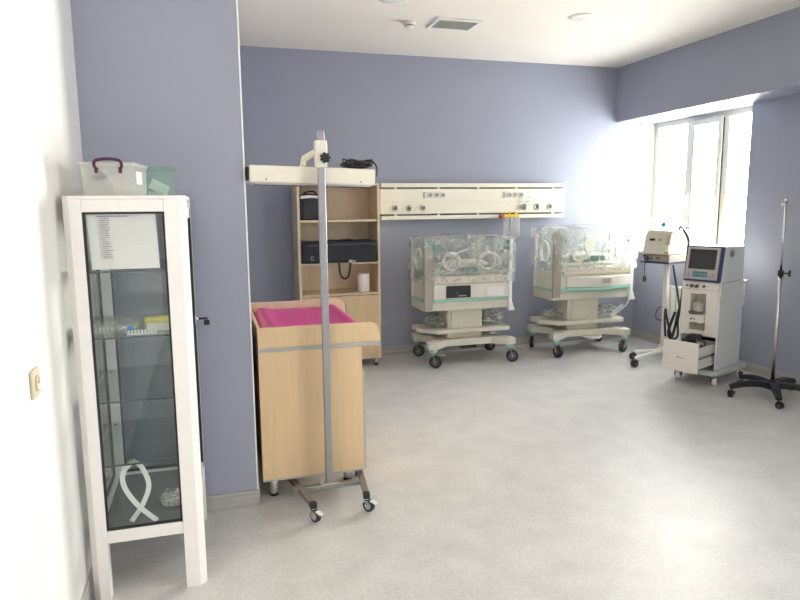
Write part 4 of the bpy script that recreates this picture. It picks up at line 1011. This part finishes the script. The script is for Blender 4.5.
# ------------------------------------------------------------------ drip stand
IX, IY = 4.405, 4.105
iv = thing('drip_stand', 'chrome drip stand with black five legged base at the right edge', 'drip stand', (IX, IY, 0))
part('pole', MB().cyl((IX, IY, .13), (IX, IY, 1.04), .0145).cyl((IX, IY, 1.04), (IX, IY, 1.615), .0095), 'chrome', iv)
part('hub', MB().lathe([(.045, .072), (.048, .085), (.042, .125), (.022, .150)], (IX, IY, 0)), 'black', iv)
cl_ = part('height_clamp', MB().lathe([(.022, 1.005), (.022, 1.055)], (IX, IY, 0)), 'black', iv)
cd = Vector((.70, -.70, 0)); p = Vector((IX, IY, 1.03))
k = MB().cyl(p+cd*.02, p+cd*.055, .006)
for i in range(4):
    a = i*PI/2+.4; e = p+cd*.062+Vector((.7*math.cos(a), .7*math.cos(a), math.sin(a)))*.018; k.cyl(e-cd*.008, e+cd*.008, .010, seg=12)
k.cyl(p+cd*.052, p+cd*.070, .016, seg=16)
part('clamp_knob', k, 'black', cl_)
hk = MB().lathe([(.012, 1.60), (.014, 1.605), (.014, 1.622), (.006, 1.628)], (IX, IY, 0))
for a in (.3, .3+PI):
    c, s = math.cos(a), math.sin(a)
    hk.tube([(IX, IY, 1.61), (IX+c*.03, IY+s*.03, 1.585), (IX+c*.045, IY+s*.045, 1.560), (IX+c*.058, IY+s*.058, 1.565), (IX+c*.06, IY+s*.06, 1.59)], .0038, 8)
part('hook', hk, 'chrome', iv)
for a in (16, 88, 160, 232, 304):
    an = math.radians(a); c, s = math.cos(an), math.sin(an); q = lambda r_, z: (IX+c*r_, IY+s*r_, z)
    L_ = MB(); pts = smooth_path([q(.035, .105), q(.13, .115), q(.24, .110), q(.335, .086)], 5)
    for i in range(len(pts)-1):
        w_ = .070-.024*i/len(pts); L_.bar(pts[i], pts[i+1]+(pts[i+1]-pts[i])*.2, w_, .052-.014*i/len(pts), bev=.008)
    part('leg', L_, 'black', iv)
    caster(iv, IX+c*.322, IY+s*.322, .027, .064, an+.9, True, 'black', 'black', .034, hubm='black')

# ------------------------------------------------------------------ camera
cam = bpy.data.cameras.new('camera'); co = bpy.data.objects.new('camera', cam); link(co)
f_px, pitch, yaw, roll = 647.8, .145633, .286716, -.00889
cam.sensor_fit = 'HORIZONTAL'; cam.sensor_width = 36; cam.lens = f_px/800*36; cam.clip_start = .02
fw = Vector((math.sin(yaw)*math.cos(pitch), math.cos(yaw)*math.cos(pitch), -math.sin(pitch)))
rt = Vector((math.cos(yaw), -math.sin(yaw), 0)); dn = fw.cross(rt)
r2 = rt*math.cos(roll)-dn*math.sin(roll); d2 = rt*math.sin(roll)+dn*math.cos(roll)
mw = Matrix((r2, -d2, -fw)).transposed().to_4x4(); mw.translation = (0, 0, 1.6)
co.matrix_world = mw
scn.camera = co

# ------------------------------------------------------------------ daylight
wd = bpy.data.worlds.new('sky'); scn.world = wd; wd.use_nodes = True
nt = wd.node_tree; bg = nt.nodes['Background']
bg.inputs['Color'].default_value = (1.0, .965, .90, 1); bg.inputs['Strength'].default_value = 5.0
# hazy sky, brighter round a low veiled sun
tcw = nt.nodes.new('ShaderNodeTexCoord'); dt = nt.nodes.new('ShaderNodeVectorMath'); dt.operation = 'DOT_PRODUCT'
sd = Vector((.80, .60, .06)).normalized(); dt.inputs[1].default_value = sd
nt.links.new(tcw.outputs['Generated'], dt.inputs[0])
mxm = nt.nodes.new('ShaderNodeMath'); mxm.operation = 'MAXIMUM'; mxm.inputs[1].default_value = 0
pwm = nt.nodes.new('ShaderNodeMath'); pwm.operation = 'POWER'; pwm.inputs[1].default_value = 9
mam = nt.nodes.new('ShaderNodeMath'); mam.operation = 'MULTIPLY_ADD'; mam.inputs[1].default_value = 20; mam.inputs[2].default_value = 3.4
nt.links.new(dt.outputs['Value'], mxm.inputs[0]); nt.links.new(mxm.outputs[0], pwm.inputs[0]); nt.links.new(pwm.outputs[0], mam.inputs[0])
nt.links.new(mam.outputs[0], bg.inputs['Strength'])
mcw = nt.nodes.new('ShaderNodeMix'); mcw.data_type = 'RGBA'; mcw.inputs['A'].default_value = (.94, .97, 1.0, 1); mcw.inputs['B'].default_value = (1.0, .94, .83, 1)
sq = nt.nodes.new('ShaderNodeMath'); sq.operation = 'POWER'; sq.inputs[1].default_value = 3; nt.links.new(mxm.outputs[0], sq.inputs[0])
nt.links.new(sq.outputs[0], mcw.inputs['Factor']); nt.links.new(mcw.outputs['Result'], bg.inputs['Color'])
for nm, W in (('window_portal_far', W1), ('window_portal_near', W2)):
    l = bpy.data.lights.new(nm, 'AREA'); l.shape = 'RECTANGLE'; l.size = W[1]-W[0]; l.size_y = W[3]-W[2]
    l.cycles.is_portal = True
    o = bpy.data.objects.new(nm, l); link(o)
    o.location = (XR+.275, (W[0]+W[1])/2, (W[2]+W[3])/2); o.rotation_euler = (PI/2, 0, PI/2)
cy = scn.cycles
cy.max_bounces = 16; cy.diffuse_bounces = 8; cy.glossy_bounces = 6; cy.transmission_bounces = 12; cy.transparent_max_bounces = 32
cy.use_denoising = True; cy.caustics_reflective = False; cy.caustics_refractive = False
cy.sample_clamp_indirect = 8
vs = scn.view_settings
vs.view_transform = 'Standard'; vs.look = 'None'; vs.exposure = 2.58; vs.gamma = 1; vs.use_curve_mapping = False
